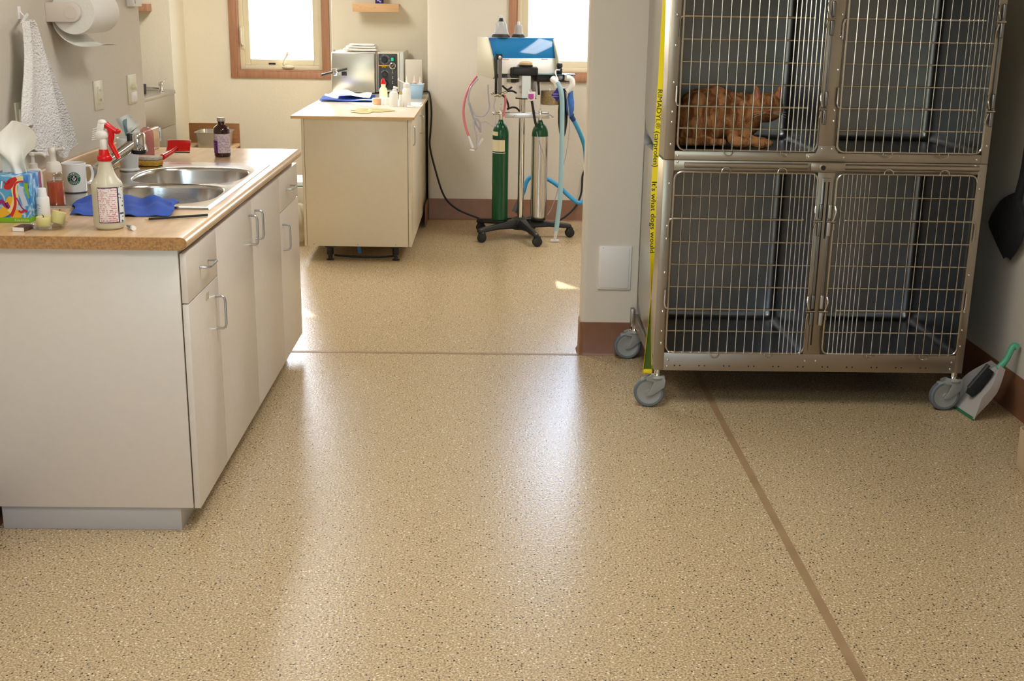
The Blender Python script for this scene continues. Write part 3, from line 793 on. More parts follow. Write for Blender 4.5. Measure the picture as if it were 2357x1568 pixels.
# candle dish and its two candles
dc = (-1.285, 3.455, T1)
cd = build('candle_dish', G().lathe([(.001, .002), (.030, .002), (.040, .0015), (.046, .006), (.050, .014), (.051, .0165), (.048, .0170), (.042, .009), (.030, .007), (.001, .007)], (dc[0], dc[1], T1), 40), glass_mat('dish_glass', (.95, .96, .95), .10))
tag(cd, 'low clear glass dish under the two pale candles', 'dish')
WAX = mat('pale_wax', hx(216, 206, 140), .45, sss=.3)
k1 = thing('candle', 'short pale candle with burnt wick, front one on the glass dish', 'candle', (-1.298, 3.447, T1+.0075), 'candles on the glass dish')
build('wax', G().lathe([(.001, .001), (.0185, .001), (.020, .004), (.0205, .026), (.019, .029), (.013, .0265), (.001, .026)], (-1.298, 3.447, T1+.0075), 28), WAX, k1)
build('wick', G().tube([(-1.298, 3.447, T1+.033), (-1.297, 3.447, T1+.038), (-1.300, 3.446, T1+.042)], .0012, 6), BLACK, k1)
k2 = thing('candle', 'tilted pale yellow candle behind the upright one on the glass dish', 'candle', (-1.272, 3.486, T1+.012), 'candles on the glass dish')
Mk = Matrix.Translation((-1.272, 3.487, T1+.019)) @ Euler((-.28, .22, 0)).to_matrix().to_4x4()
build('wax', G().lathe([(.001, -.010), (.0185, -.010), (.0205, -.006), (.0205, .024), (.018, .027), (.001, .024)], M=Mk, seg=28), WAX, k2)
build('wick', G().tube([Mk @ Vector((0, 0, .023)), Mk @ Vector((0, 0, .034))], .0012, 6), BLACK, k2)
# matchbox
mb = thing('matchbox', 'small brown matchbox with a white end, at the counter edge below the tissue box', 'matchbox', (-1.362, 3.42, T1))
Mm = Matrix.Translation((-1.352, 3.425, T1+.0065)) @ Euler((0, 0, -.12)).to_matrix().to_4x4()
build('sleeve', G().box(-.017, .017, -.023, .032, -.006, .006).xf(Mm), mat('matchbox_brown', hx(84, 54, 40), .5, noise=(120, .5)), mb, .0005)
build('tray_end', G().box(-.0165, .0165, -.0245, -.0225, -.0055, .0055).xf(Mm), WHITEB, mb)
# pencil and needle cap
pn = thing('pencil', 'dark green pencil lying across the counter corner in front of the sink', 'pencil', (-.966, 3.645, T1))
pa, pb = Vector((-1.052, 3.600, T1+.0045)), Vector((-.880, 3.690, T1+.0045)); pd = (pb-pa).normalized()
build('barrel', G().cyl(pa+pd*.012, pb-pd*.002, .0038, seg=6), mat('pencil_green', hx(28, 42, 34), .3), pn)
build('tip', G().cyl(pa, pa+pd*.012, .0006, .0036, 8), mat('pencil_wood', hx(200, 170, 120), .6), pn)
nc = thing('syringe_cap', 'small white and blue needle cap lying beside the spray bottle', 'cap', (-1.045, 3.455, T1))
na, nb_ = Vector((-1.036, 3.436, T1+.0075)), Vector((-1.062, 3.475, T1+.006)); nd = (nb_-na).normalized()
build('flange', G().cyl(na, na+nd*.014, .0072, .0068, 20), WHITEB, nc)
build('sheath', G().cyl(na+nd*.012, nb_+nd*.012, .0045, .0035, 14), milky_mat('pale_blue', hx(110, 140, 176), .8), nc)
# white crock with sachets
ck = thing('utensil_crock', 'white ceramic crock behind the faucet holding a paper sachet', 'crock', (-1.37, 4.60, SR))
cc = (-1.394, 4.625, SR)
build('pot', G().lathe([(.001, .001), (.037, .001), (.0385, .006), (.033, .012), (.036, .05), (.040, .095), (.043, .124), (.0415, .126), (.039, .122), (.034, .05), (.001, .012)], cc, 36), POR, ck)
sc = thing('paper_sachet', 'crumpled white printed sachet sticking up out of the crock', 'sachet', (-1.345, 4.62, SR+.06))
Ms = Matrix.Translation((-1.372, 4.62, SR+.135)) @ Euler((.15, -.35, .2)).to_matrix().to_4x4()
build('wrapper', G().grid(lambda u, v: Ms @ Vector((-.028+.056*u+.004*math.sin(v*5), .006*math.sin(u*6+v*3), -.075+.155*v)), 10, 12, .0012), label_mat('sachet_print', hx(226, 226, 220), hx(120, 150, 160), 36, .56, 'X'), sc)
build('flap', G().grid(lambda u, v: Ms @ Vector((-.005+.048*u, -.012-.004*math.sin(u*6), .018+.012*v+.012*u)), 6, 3, .001), PAPER, sc)
# pink bottle
pk = thing('gel_bottle', 'clear rounded bottle of pink and red gel behind the spray head', 'bottle', (-1.425, 5.045, T1))
build('bottle', G().lathe([(.001, .001), (.026, .001), (.028, .008), (.028, .10), (.024, .118), (.013, .128), (.001, .130)], (-1.440, 5.045, T1), 28), milky_mat('rose_clear', hx(226, 170, 160), .5, .1), pk)
build('gel', G().lathe([(.001, .004), (.0255, .004), (.0255, .085), (.001, .11)], (-1.440, 5.045, T1), 28), mat('rose_gel', hx(206, 66, 76), .3, noise=(70, .5)), pk)
# sponge
spg = thing('sponge', 'yellow and white sponge resting on the far rim of the sink', 'sponge', (-1.335, 4.79, SR))
Mg = Matrix.Translation((-1.360, 4.775, SR+.001)) @ Euler((0, 0, -.12)).to_matrix().to_4x4()
build('foam', G().box(-.045, .045, -.03, .03, 0, .022).xf(Mg), mat('sponge_yellow', hx(222, 168, 70), .9, bump=(200, .6)), spg, .004)
build('scrub_pad', G().box(-.045, .045, -.03, .03, .0225, .036).xf(Mg), mat('scrub_white', hx(232, 220, 200), .95, bump=(300, .8)), spg, .003)
# red slicker brush
br = thing('slicker_brush', 'red pet grooming brush lying on the counter past the sponge', 'brush', (-1.30, 5.08, T1))
Mb = Matrix.Translation((-1.325, 5.10, T1+.046)) @ Euler((.95, 0, .02)).to_matrix().to_4x4()
build('head', G().grid(lambda u, v: Mb @ Vector((-.048+.096*u, -.025+.05*v, .006*(2*v-1)**2-.004*(2*u-1)**2)), 10, 6, .005), RED, br)
build('edge_trim', G().tube([Mb @ Vector(p) for p in ((-.049, -.026, .002), (.049, -.026, .002), (.049, .026, .002), (-.049, .026, .002))], .0022, 6, True), mat('pale_pink_edge', hx(240, 190, 170), .5), br)
build('handle', G().tube([(-1.330, 5.085, T1+.040), (-1.345, 5.04, T1+.026), (-1.362, 4.975, T1+.0145)], .0095, 12, smooth=5, rfun=lambda t: .8+.5*t), RED, br)
build('bristles', G().obox(Mb @ Vector((0, 0, -.014)), (.088, .044, .014), (.95, 0, .02)), mat('brush_pins', hx(150, 146, 130), .8, bump=(500, 1)), br)
# brown medicine bottle
bb = thing('medicine_bottle', 'brown glass medicine bottle with purple and white label on the far counter end', 'bottle', (-1.15, 5.13, T1))
c = (-1.150, 5.135, T1)
AMB = mat('amber_glass', hx(46, 14, 10), .08, spec=.8)
bt = build('bottle', G().lathe([(.001, .001), (.031, .001), (.034, .005), (.034, .112), (.030, .124), (.017, .134), (.0145, .138), (.0145, .150), (.001, .150)], c, 36), AMB, bb)
build('cap', G().lathe([(.0155, .148), (.0165, .150), (.0165, .161), (.015, .163), (.001, .163)], c, 28), mat('dull_silver', hx(190, 182, 180), .4, .6), bb)
def l2(a0, a1, z0, z1, e): return G().grid(lambda u, v: (c[0]+(.034+e)*math.sin(a0+(a1-a0)*u), c[1]-(.034+e)*math.cos(a0+(a1-a0)*u), T1+z0+(z1-z0)*v), 18, 1)
l_ = build('label', l2(-1.55, 1.55, .018, .098, .0006), label_mat('lilac_print', hx(206, 190, 196), hx(150, 130, 150), 150, .5), bt)
build('label_panel', l2(-1.45, -.35, .018, .070, .0010), mat('print_purple', hx(92, 34, 122), .4), l_)
for k in range(5): build('label_mark', l2(-.85-.16, -.85+.05+.05*(k % 3), .026+.0075*k, .0285+.0075*k, .0014), mat('print_lilac', hx(200, 170, 214), .4), l_)
# ------------------------------------------------------------ on the left wall
XWL = -1.51
tw = thing('hand_towel', 'white terry towel hanging by one corner from a wall hook', 'towel', (XWL+.03, 4.1, 1.03))
def towel(u, v):
    # v 0 top .. 1 bottom; the towel is gathered at the hook and fans out
    yl = 3.972 - .10*v**.8 + .02*math.sin(v*5); yr = 4.035 + .13*v**.55 + .17*v
    y = yl+(yr-yl)*u
    zb = 1.04 + .12*max(0, 1-u*2.2) + .055*math.sin(u*PI*2.2+.6)**2 - .01*u
    if u > .62: zb += .10*max(0, .72-abs(u-.70)*9)*.9
    z = 1.487 - (1.487-zb)*v - .01*math.cos(u*6)*v
    fold = .022*math.sin(u*12.5+v*1.2)+.010*math.sin(u*27-v*2)*v
    return (XWL+.042+fold*(.45+.55*v)+.012*math.sin(PI*u), y*.975, z)
build('cloth', G().grid(towel, 60, 36, .005), TOWEL, tw)
build('hanging_loop', G().tube([(XWL+.034, 3.885, 1.478), (XWL+.030, 3.935, 1.500), (XWL+.028, 3.965, 1.506), (XWL+.030, 3.93, 1.492), (XWL+.036, 3.890, 1.480)], .0035, 6, smooth=4), TOWEL, tw)
hk = thing('wall_hook', 'small white wall hook holding the terry towel', 'hook', (XWL, 3.962, 1.50))
build('plate', G().box(XWL, XWL+.005, 3.952, 3.972, 1.49, 1.53), WHITEB, hk, .001)
build('prong', G().tube([(XWL+.004, 3.962, 1.515), (XWL+.02, 3.962, 1.498), (XWL+.028, 3.962, 1.510)], .0025, 6, smooth=3), WHITEB, hk)

ptd = thing('paper_towel_holder', 'cream wall bracket holding a paper towel roll', 'paper towel holder', (XWL, 4.35, 1.51))
CRM = mat('bracket_cream', hx(226, 214, 202), .4)
def arm(y0, y1):
    P = [(XWL, 1.478), (XWL, 1.542)] + [(-1.425+.032*math.sin(a), 1.510+.032*math.cos(a)) for a in [PI*k/12 for k in range(13)]]
    return G().prism(P, 'y', y0, y1)
build('end_arm', arm(4.196, 4.212), CRM, ptd, .003)
build('end_arm', arm(4.505, 4.521), CRM, ptd, .003)
build('back_plate', G().box(XWL, XWL+.006, 4.2, 4.52, 1.485, 1.535), CRM, ptd, .002)
build('arm_disc', G().cyl((-1.425, 4.1945, 1.511), (-1.425, 4.197, 1.511), .021, seg=32), CRM, ptd)
prl = thing('paper_towel_roll', 'white paper towel roll with its loose end curling below', 'paper towel', (-1.425, 4.36, 1.44))
build('roll', G().lathe([(.020, 0), (.0725, 0), (.074, .004), (.074, .274), (.0725, .278), (.020, .278)], M=Matrix.Translation((-1.425, 4.219, 1.511)) @ Matrix.Rotation(-PI/2, 4, 'X'), seg=48), PAPER, prl)
def sheet(u, v):   # unrolls from the wall side under the roll and curls out
    pts = [(-1.4995, 1.511), (-1.497, 1.470), (-1.482, 1.440), (-1.455, 1.415), (-1.415, 1.398), (-1.365, 1.398)]
    P = SHT[min(len(SHT)-1, int(v*(len(SHT)-1)+.5))]
    return (P.x, 4.222+.272*u, P.z + .004*math.sin(u*5)*v)
SHT = catmull([(-1.4985, 0, 1.511), (-1.497, 0, 1.470), (-1.482, 0, 1.440), (-1.455, 0, 1.415), (-1.410, 0, 1.398), (-1.350, 0, 1.400)], 5)
build('loose_sheet', G().grid(sheet, 12, 25, .0006), PAPER, prl)

def outlet(name, y0, y1, z0, z1, label, gfci=False, cat='outlet'):
    t = thing(name, label, cat, (XWL, (y0+y1)/2, z0))
    build('cover_plate', G().box(XWL, XWL+.006, y0, y1, z0, z1), IVORY, t, .002)
    ym = (y0+y1)/2
    i = build('insert', G().box(XWL+.005, XWL+.0095, ym-.018, ym+.018, z0+.022, z1-.022), IVORY, t, .002)
    for dz in (-.018, .018):
        zc_ = (z0+z1)/2+dz
        for yy in (ym-.0075, ym+.0075): build('slot', G().box(XWL+.0094, XWL+.0098, yy-.0015, yy+.0015, zc_-.004, zc_+.005), BLACK, i)
    return t
outlet('wall_outlet', 4.625, 4.722, 1.145, 1.255, 'ivory outlet plate on the grey wall above the coffee mug', cat='outlet')
outlet('wall_outlet', 3.852, 3.93, 1.13, 1.238, 'ivory outlet plate mostly hidden by the hanging towel')
t = thing('wall_switch', 'ivory cover plate with small knob near the wall end above the crock', 'switch', (XWL, 5.1, 1.13))
build('cover_plate', G().box(XWL, XWL+.006, 5.055, 5.17, 1.133, 1.252), IVORY, t, .002)
build('knob', G().cyl((XWL+.006, 5.115, 1.20), (XWL+.022, 5.115, 1.20), .012, .010), IVORY, t, .001)
build('receptacle', G().box(XWL+.005, XWL+.012, 5.08, 5.15, 1.14, 1.18), WHITEB, t, .002)
t = thing('thermostat', 'white wall control box at the top near the wall end', 'thermostat', (XWL, 5.18, 1.52))
build('case', G().box(XWL, XWL+.028, 5.118, 5.25, 1.523, 1.65), WHITEB, t, .004)
build('slot', G().box(XWL+.028, XWL+.0285, 5.15, 5.156, 1.535, 1.60), BLACK, t)

# plate on the partition
t = thing('access_panel', 'white square-edged cover panel low on the partition wall beside the cages', 'wall panel', (.555, YP, .312))
build('frame', G().box(.481, .630, YP-.010, YP, .313, .515), WHITE, t, .003)
build('door_panel', G().box(.492, .619, YP-.014, YP-.009, .322, .506), WHITE, t, .002)
build('screw', G().cyl((.5, YP-.0145, .507), (.5, YP-.012, .507), .002, seg=8), GREYP, t)

# ================================================================== CAGE BANK
CX0, CX1, CY0, CY1 = .652, 1.895, 4.58, 5.26
cg = thing('cage_bank', 'stainless steel bank of stacked animal cages with wire doors on grey casters', 'cage', (CX0, CY0, 0))
ZB, ZL0, ZL1, ZU0, ZU1 = .155, .229, .955, 1.030, 1.70
PL0, PL1, PM0, PM1, PR0, PR1 = CX0, .690, 1.246, 1.314, 1.862, CX1     # lower unit posts
def plate(name, g, m=STEELF, b=.0015): return build(name, g, m, cg, b)
# face frames
ff = G().box(PL0, PL1, CY0, CY0+.03, ZB, .995).box(PR0, PR1, CY0, CY0+.03, ZB, .995).box(PL1, PR0, CY0, CY0+.03, ZB, ZL0).box(PM0, PM1, CY0, CY0+.03, ZL0, ZL1).box(PL1, PR0, CY0, CY0+.03, ZL1, .995)
plate('lower_frame', ff)
UM0, UM1, UL, UR = 1.236, 1.302, .690, 1.866
fu = G().box(PL0, UL, CY0, CY0+.03, .9965, 1.78).box(UR, PR1, CY0, CY0+.03, .9965, 1.78).box(UL, UR, CY0, CY0+.03, .9965, ZU0).box(UM0, UM1, CY0, CY0+.03, ZU0, ZU1).box(UL, UR, CY0, CY0+.03, ZU1, 1.78)
plate('upper_frame', fu)
# tubular rail and lifting socket between the units
build('joint_rail', G().cyl((.73, CY0-.006, .978), (1.20, CY0-.006, .978), .011, seg=14).cyl((1.33, CY0-.006, .978), (1.86, CY0-.006, .978), .011, seg=14), STEELF, cg)
bk = build('joint_bracket', G().box(1.212, 1.345, CY0-.016, CY0-.0005, .962, .994), STEELF, cg, .004)
build('socket', G().cyl((1.258, CY0-.022, .976), (1.258, CY0-.012, .976), .0145, seg=24), STEELF, bk, .001)
build('socket_bore', G().cyl((1.258, CY0-.0225, .976), (1.258, CY0-.0215, .976), .0095, seg=24), BLACK, bk)
build('joint_plate', G().prism([(1.192, 1.003), (1.352, 1.003), (1.352, 1.026), (1.315, 1.030), (1.308, 1.058), (1.238, 1.058), (1.230, 1.030), (1.192, 1.026)], 'y', CY0-.003, CY0), STEELF, cg, .0008)
# centre upright with two slots
build('slot_channel', G().box(1.262, 1.298, CY0-.010, CY0, .245, .935), mat('channel_steel', (.36, .33, .29), .3, 1.), cg, .002)
g = G().box(1.269, 1.275, CY0-.0106, CY0-.0098, .27, .92).box(1.285, 1.291, CY0-.0106, CY0-.0098, .70, .92)
build('slot', g, BLACK, cg)
# compartments: coved shells
def shell(name, x0, x1, z0, z1, r=.03):
    """open-fronted box with rounded inside corners, walls 1 mm inside"""
    y0, y1 = CY0+.012, CY1-.02
    # rounded-rect section swept in depth, then rounded back
    def sec(i, y):
        P = []; a0, a1, b0, b1 = x0+i, x1-i, z0+i, z1-i; rr = max(r-i*.2, .006); n = 5
        for cx_, cz_, s0 in ((a1-rr, b1-rr, 0), (a0+rr, b1-rr, .5*PI), (a0+rr, b0+rr, PI), (a1-rr, b0+rr, 1.5*PI)):
            for k in range(n+1):
                a = s0+.5*PI*k/n; P.append(Vector((cx_+rr*math.cos(a), y, cz_+rr*math.sin(a))))
        return P
    rs = [sec(0, y0), sec(0, y1-r)]
    for k in range(1, 6):
        a = .5*PI*k/5; rs.append(sec(r*(1-math.cos(a)), y1-r+r*math.sin(a)))
    g = G().rings(rs, caps=(False, True))
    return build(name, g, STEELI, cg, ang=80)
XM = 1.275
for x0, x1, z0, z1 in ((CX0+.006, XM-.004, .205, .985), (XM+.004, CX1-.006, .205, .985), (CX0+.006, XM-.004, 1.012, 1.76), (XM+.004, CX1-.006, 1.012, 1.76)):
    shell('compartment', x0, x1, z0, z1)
# outer skin: side panels with cut corners
def side(x, s):
    up = [(CY0+.03, 1.0), (4.83, 1.0), (4.83, 1.045), (5.19, 1.055+.0), (5.25, 1.14), (5.25, 1.78), (CY0+.03, 1.78)]
    lo = [(CY0+.03, ZB), (5.03, .20), (5.15, .285), (5.20, .33), (5.20, .985), (5.17, .993), (CY0+.03, .995)]
    return up, lo
SKIN = mat('side_skin', (.60, .57, .52), .28, 1., bump=(9, .03))
for x0, x1 in ((CX0, CX0+.003), (CX1-.003, CX1)):
    build('side_panel', G().prism([(CY0+.03, 1.0), (4.80, 1.0), (5.17, 1.055), (5.25, 1.12), (5.25, 1.78), (CY0+.03, 1.78)], 'x', x0, x1), SKIN, cg, .0008)
    build('side_panel', G().prism([(CY0+.03, ZB+.05), (5.02, .24), (5.15, .285), (5.19, .33), (5.19, .975), (5.16, .988), (CY0+.03, .990)], 'x', x0, x1), SKIN, cg, .0008)
build('top_panel', G().box(CX0, CX1, CY0+.03, 5.25, 1.777, 1.78), SKIN, cg)
build('back_panel', G().box(CX0+.003, CX1-.003, 5.247, 5.25, .22, 1.777), SKIN, cg)
# rolling base
build('base_frame', G().box(CX0+.0, CX0+.035, CY0+.032, 5.30, .152, .20).box(CX1-.035, CX1, CY0+.032, 5.30, .152, .20).box(CX0+.035, CX1-.035, 5.265, 5.30, .152, .20).box(CX0+.035, CX1-.035, CY0+.032, CY0+.05, .152, .20), STEELF, cg, .002)
build('corner_bracket', G().box(CX0-.018, CX0+.0, 5.262, 5.304, .150, .232), STEELF, cg, .002)
# rivets and bolt holes
def dome(x, z, r=.0052, y=CY0): return G().ell((x, y-.0005, z), (r, .0035, r), su=12, sv=6)
rv = [(.676, z) for z in (.268, .318, .398, .556, .69, .74, .905)] + [(.706, .198), (.704, .172)] + [(1.874, z) for z in (.268, .335, .41, .56, .70, .76, .90)] + [(1.845, .172), (1.848, .200)] + [(1.257, .200), (1.300, .200)] \
   + [(.674, z) for z in (1.055, 1.138, 1.176, 1.285, 1.42, 1.53)] + [(1.882, z) for z in (1.065, 1.30, 1.50)] + [(.703, 1.012), (.703, .988)] + [(1.85, 1.012), (1.85, .988)] + [(1.252, 1.046), (1.290, 1.046), (1.205, 1.014), (1.338, 1.014)] + [(1.288, z) for z in (1.15, 1.19, 1.34, 1.46, 1.54)]
for x, z in rv:
    build('rivet', dome(x, z), CHROME if z > .2 else STEEL, cg)
g = G()
for k in range(11):
    x = .745 + k*.099
    for d in (-.011, .011):
        if x+d < 1.82: g.cyl((x+d, CY0-.0006, .176), (x+d, CY0+.0, .176), .0032, seg=10)
build('bolt_holes', g, BLACK, cg)

# wire doors
def door(x0, x1, z0, z1, latch, hinge_z, nrow):
    """wire door x0..x1, z0..z1; latch on 'R' or 'L' side, closely spaced wires beside it"""
    y = CY0-.012; g = G(); f = .0042; w = .0027
    r = .028
    fr = []
    for cx_, cz_, s0 in ((x1-r, z1-r, 0), (x0+r, z1-r, .5*PI), (x0+r, z0+r, PI), (x1-r, z0+r, 1.5*PI)):
        for k in range(6):
            a = s0+.5*PI*k/5; fr.append((cx_+r*math.cos(a), y, cz_+r*math.sin(a)))
    fo = build('cage_door', G().tube(fr, f, 8, True), WIRE, cg)
    step = .0345; n = int((x1-x0-.10)/step)
    xs = []
    for k in range(1, n+1): xs.append(k*step)
    last = n*step; q = last
    while q + .0172 < (x1-x0)-.010: q += .0172; xs.append(q)
    v = G()
    for s_ in xs:
        x = x0+s_ if latch == 'R' else x1-s_
        v.cyl((x, y-.004, z0), (x, y-.004, z1), w, seg=6, caps=(False, False))
    build('vertical_wires', v, WIRE, fo)
    h = G()
    dz = (z1-z0)/nrow
    for k in range(1, nrow):
        z = z0+k*dz
        heavy = k in hinge_z
        rr = .0044 if heavy else .0034
        if heavy:
            hs = -1 if latch == 'R' else 1      # hinge side
            xh = x0 if latch == 'R' else x1; xl = x1 if latch == 'R' else x0
            zt = .055 if k == max(hinge_z) else .055
            dirz = -1 if (k == max(hinge_z)) else 1
            h.tube([(xl-(-hs)*.045 if False else (xl+hs*.045), y+.001, z), (xh-hs*.005, y+.001, z), (xh+hs*.010, y+.001, z+dirz*.004), (xh+hs*.014, y+.003, z+dirz*.018), (xh+hs*.014, y+.003, z+dirz*.075)], rr, 8)
            h.ell((xl+hs*.045, y+.001, z), (.0055, .0055, .0055), su=8, sv=6)
        else:
            h.cyl((x0, y+.001, z), (x1, y+.001, z), rr, seg=8)
    build('cross_wires', h, WIRE, fo)
    lp_ = G()
    for xx in (x0+.195, x0+.410):
        for zc_, s_ in ((z0, -1), (z1, 1)):
            P = [(xx-.0172, y-.004, zc_)] + [(xx-.0172*math.cos(a), y-.004, zc_+s_*(.006+.014*math.sin(a))) for a in [PI*k/8 for k in range(9)]] + [(xx+.0172, y-.004, zc_)]
            lp_.tube(P, .0026, 6)
    build('stop_loops', lp_, WIRE, fo)
    # latch rod with bent finger grips and two catches
    s_ = 1 if latch == 'R' else -1
    xl = x1 if latch == 'R' else x0
    for k in hinge_z:
        z = z0+k*dz
        la = build('latch', G().obox((xl+s_*.020, y-.004, z+.034), (.014, .012, .056)).obox((xl+s_*.019, y-.004, z-.034), (.016, .012, .056)), STEELI if latch == 'R' else mat('latch_cast', (.52, .50, .47), .35, .8), fo, .005, 3)
        build('catch_pin', G().cyl((xl-s_*.006, y-.008, z-.003), (xl+s_*.030, y-.008, z-.003), .0036, seg=8).tube([(xl, y-.004, z+.055), (xl-s_*.003, y-.012, z+.035), (xl+s_*.004, y-.012, z+.006)], .0040, 8, smooth=3).tube([(xl+s_*.003, y-.012, z-.010), (xl-s_*.001, y-.006, z-.035)], .0040, 8), WIRE, la)
    zz = sorted(z0+k*dz for k in hinge_z)
    build('latch_rod', G().box(xl+s_*.017, xl+s_*.024, y, y+.006, zz[0]-.05, min(zz[-1]+.05, z1-.02) if len(zz) > 1 else z1-.02), STEELI, fo, .001)
    return fo
door(.694, 1.243, .234, .952, 'R', (2, 6), 8)
door(1.318, 1.858, .234, .952, 'L', (2, 6), 8)
door(.698, 1.228, 1.036, 1.690, 'R', (2, 6), 8-.5 if False else 8)
door(1.306, 1.860, 1.036, 1.690, 'R', (2, 6), 8)

# casters
def caster(x, y, a, tilt=1):
    M = Matrix.Translation((x, y, 0)) @ Matrix.Rotation(a, 4, 'Z')
    # wheel axis along local y, offset backwards along local -x
    r = .0625; ox = -.030
    st = build('caster', G().lathe([(.017, .128), (.024, .130), (.026, .138), (.013, .141), (.011, .158)], M=M, seg=20), CHROME, cg)
    fk = G()
    for s_ in (-1, 1):
        P = [(ox-.012, .052), (ox+.012, .052), (.030, .088), (.034, .118), (.026, .134), (-.026, .134), (-.046, .126), (-.040, .114), (-.012, .110), (ox+.006, .078)]
        fk.rings([[M @ Vector((p[0], s_*.0165, p[1])) for p in P], [M @ Vector((p[0], s_*.0225, p[1])) for p in P]])
    fk.lathe([(.001, .122), (.030, .122), (.032, .128), (.024, .136), (.001, .137)], M=M, seg=24)
    fk.rings([[M @ Vector((-.020, q, .128)), M @ Vector((-.062, q*.8, .118)), M @ Vector((-.066, q*.8, .110)), M @ Vector((-.024, q, .112))] for q in (-.016, .016)])
    build('fork', fk, GREYP, st, .0015)
    Mw = M @ Matrix.Translation((ox, 0, r)) @ Matrix.Rotation(PI/2, 4, 'X')
    build('tyre', G().lathe([(.048, -.014), (.056, -.0145), (.061, -.010), (r, 0), (.061, .010), (.056, .0145), (.048, .014)], M=Mw, seg=40, caps=(False, False)), GREYR, st)
    build('wheel_hub', G().lathe([(.001, -.0155), (.010, -.0155), (.012, -.012), (.038, -.0125), (.041, -.0140), (.048, -.0140), (.048, .0140), (.041, .0140), (.038, .0125), (.012, .012), (.010, .0155), (.001, .0155)], M=Mw, seg=40), GREYP, st)
    return st
caster(.668, 4.585, -.12)
caster(1.865, 4.585, .10)
caster(.652, 5.262, .08)
caster(1.865, 5.262, .5)

# ------------------------------------------------------------ ginger cat
ct_ = thing('cat', 'ginger cat lying curled with head raised in the upper left cage', 'cat', (.95, 4.96, 1.016))
FUR = mat('ginger_fur', hx(196, 120, 56), .9, bump=(230, .8))
nt, b = nodes_of(FUR); N = nt.nodes; L = nt.links
tc = N.new('ShaderNodeTexCoord'); mp = N.new('ShaderNodeMapping'); mp.inputs['Scale'].default_value = (1.6, 1, .6)
wv = N.new('ShaderNodeTexNoise'); wv.inputs['Scale'].default_value = 22; wv.inputs['Distortion'].default_value = .8; wv.inputs['Detail'].default_value = 5
L.new(tc.outputs['Object'], mp.inputs['Vector']); L.new(mp.outputs['Vector'], wv.inputs['Vector'])
r = N.new('ShaderNodeValToRGB'); r.color_ramp.elements[0].color = (*hx(132, 76, 34), 1); r.color_ramp.elements[1].color = (*hx(216, 150, 92), 1)
r.color_ramp.elements[0].position = .38; r.color_ramp.elements[1].position = .60
L.new(wv.outputs['Fac'], r.inputs['Fac']); L.new(r.outputs['Color'], b.inputs['Base Color'])
ZF = 1.018
g = G()
g.ell((.895, 4.96, ZF+.115), (.165, .105, .112), (0, .08, 0))     # ribcage and back
g.ell((.815, 4.96, ZF+.095), (.105, .105, .098))                   # haunches
g.ell((.90, 4.97, ZF+.17), (.09, .07, .062))                       # raised back
g.ell((.79, 4.9, ZF+.07), (.095, .055, .068), (0, -.3, 0))        # near thigh
g.ell((1.01, 4.95, ZF+.115), (.085, .085, .095), (0, -.3, 0))      # chest
g.ell((1.055, 4.935, ZF+.150), (.058, .055, .056))                 # neck
g.ell((1.103, 4.91, ZF+.152), (.068, .060, .060))                 # head
g.ell((1.075, 4.895, ZF+.142), (.036, .038, .034)).ell((1.134, 4.897, ZF+.142), (.034, .038, .034))   # cheeks
g.ell((1.104, 4.868, ZF+.140), (.024, .022, .019))                 # muzzle
g.ell((1.104, 4.868, ZF+.124), (.016, .018, .012))                 # chin
for s_, ax in ((-1, 1.066), (1, 1.142)):                             # ears
    g.cyl((ax, 4.915, ZF+.185), (ax+s_*.012, 4.912, ZF+.240), .027, .004, 14)
# forelegs folded under the chest, paws forward
g.tube([(1.02, 4.92, ZF+.07), (1.03, 4.87, ZF+.03), (1.05, 4.82, ZF+.022), (1.085, 4.81, ZF+.020)], .024, 12, smooth=4)
g.ell((1.09, 4.808, ZF+.019), (.028, .022, .018))
g.tube([(.99, 4.92, ZF+.07), (.965, 4.865, ZF+.035), (.975, 4.83, ZF+.022), (1.01, 4.822, ZF+.020)], .024, 12, smooth=4)
g.ell((1.012, 4.82, ZF+.019), (.026, .022, .018))
# hind paw and tail wrapped along the front
g.ell((.86, 4.865, ZF+.020), (.05, .024, .019))
g.tube([(.715, 4.98, ZF+.05), (.690, 4.92, ZF+.030), (.71, 4.86, ZF+.022), (.78, 4.828, ZF+.020), (.86, 4.822, ZF+.020), (.93, 4.828, ZF+.019)], .019, 12, smooth=6, rfun=lambda t: 1.1-.3*t)
cb = remeshed('body', g, FUR, ct_, .0055, 5)
PINK = mat('cat_pink', hx(200, 120, 104), .5)
build('nose', G().ell((1.1045, 4.8455, ZF+.147), (.0075, .004, .005)), PINK, cb)
build('mouth', G().ell((1.1045, 4.8475, ZF+.1335), (.008, .004, .0055)), mat('cat_mouth', hx(150, 70, 62), .5), cb)
for s_ in (-1, 1):
    e = build('eye', G().ell((1.103+s_*.0225, 4.8615, ZF+.165), (.0085, .005, .0055)), mat('cat_eye', hx(150, 120, 30), .1), cb)
    build('pupil', G().ell((1.103+s_*.0225, 4.8568, ZF+.165), (.0028, .0012, .0045)), BLACK, e)
    build('inner_ear', G().cyl((1.104+s_*.040, 4.897, ZF+.188), (1.104+s_*.047, 4.903, ZF+.226), .013, .002, 10), PINK, cb)
    wg = G()
    for k in range(3): wg.tube([(1.104+s_*.016, 4.852, ZF+.140-.003*k), (1.104+s_*.04, 4.842, ZF+.142-.006*k), (1.104+s_*.065, 4.845, ZF+.140-.011*k)], .0005, 4)
    build('whiskers', wg, WHITE, cb)

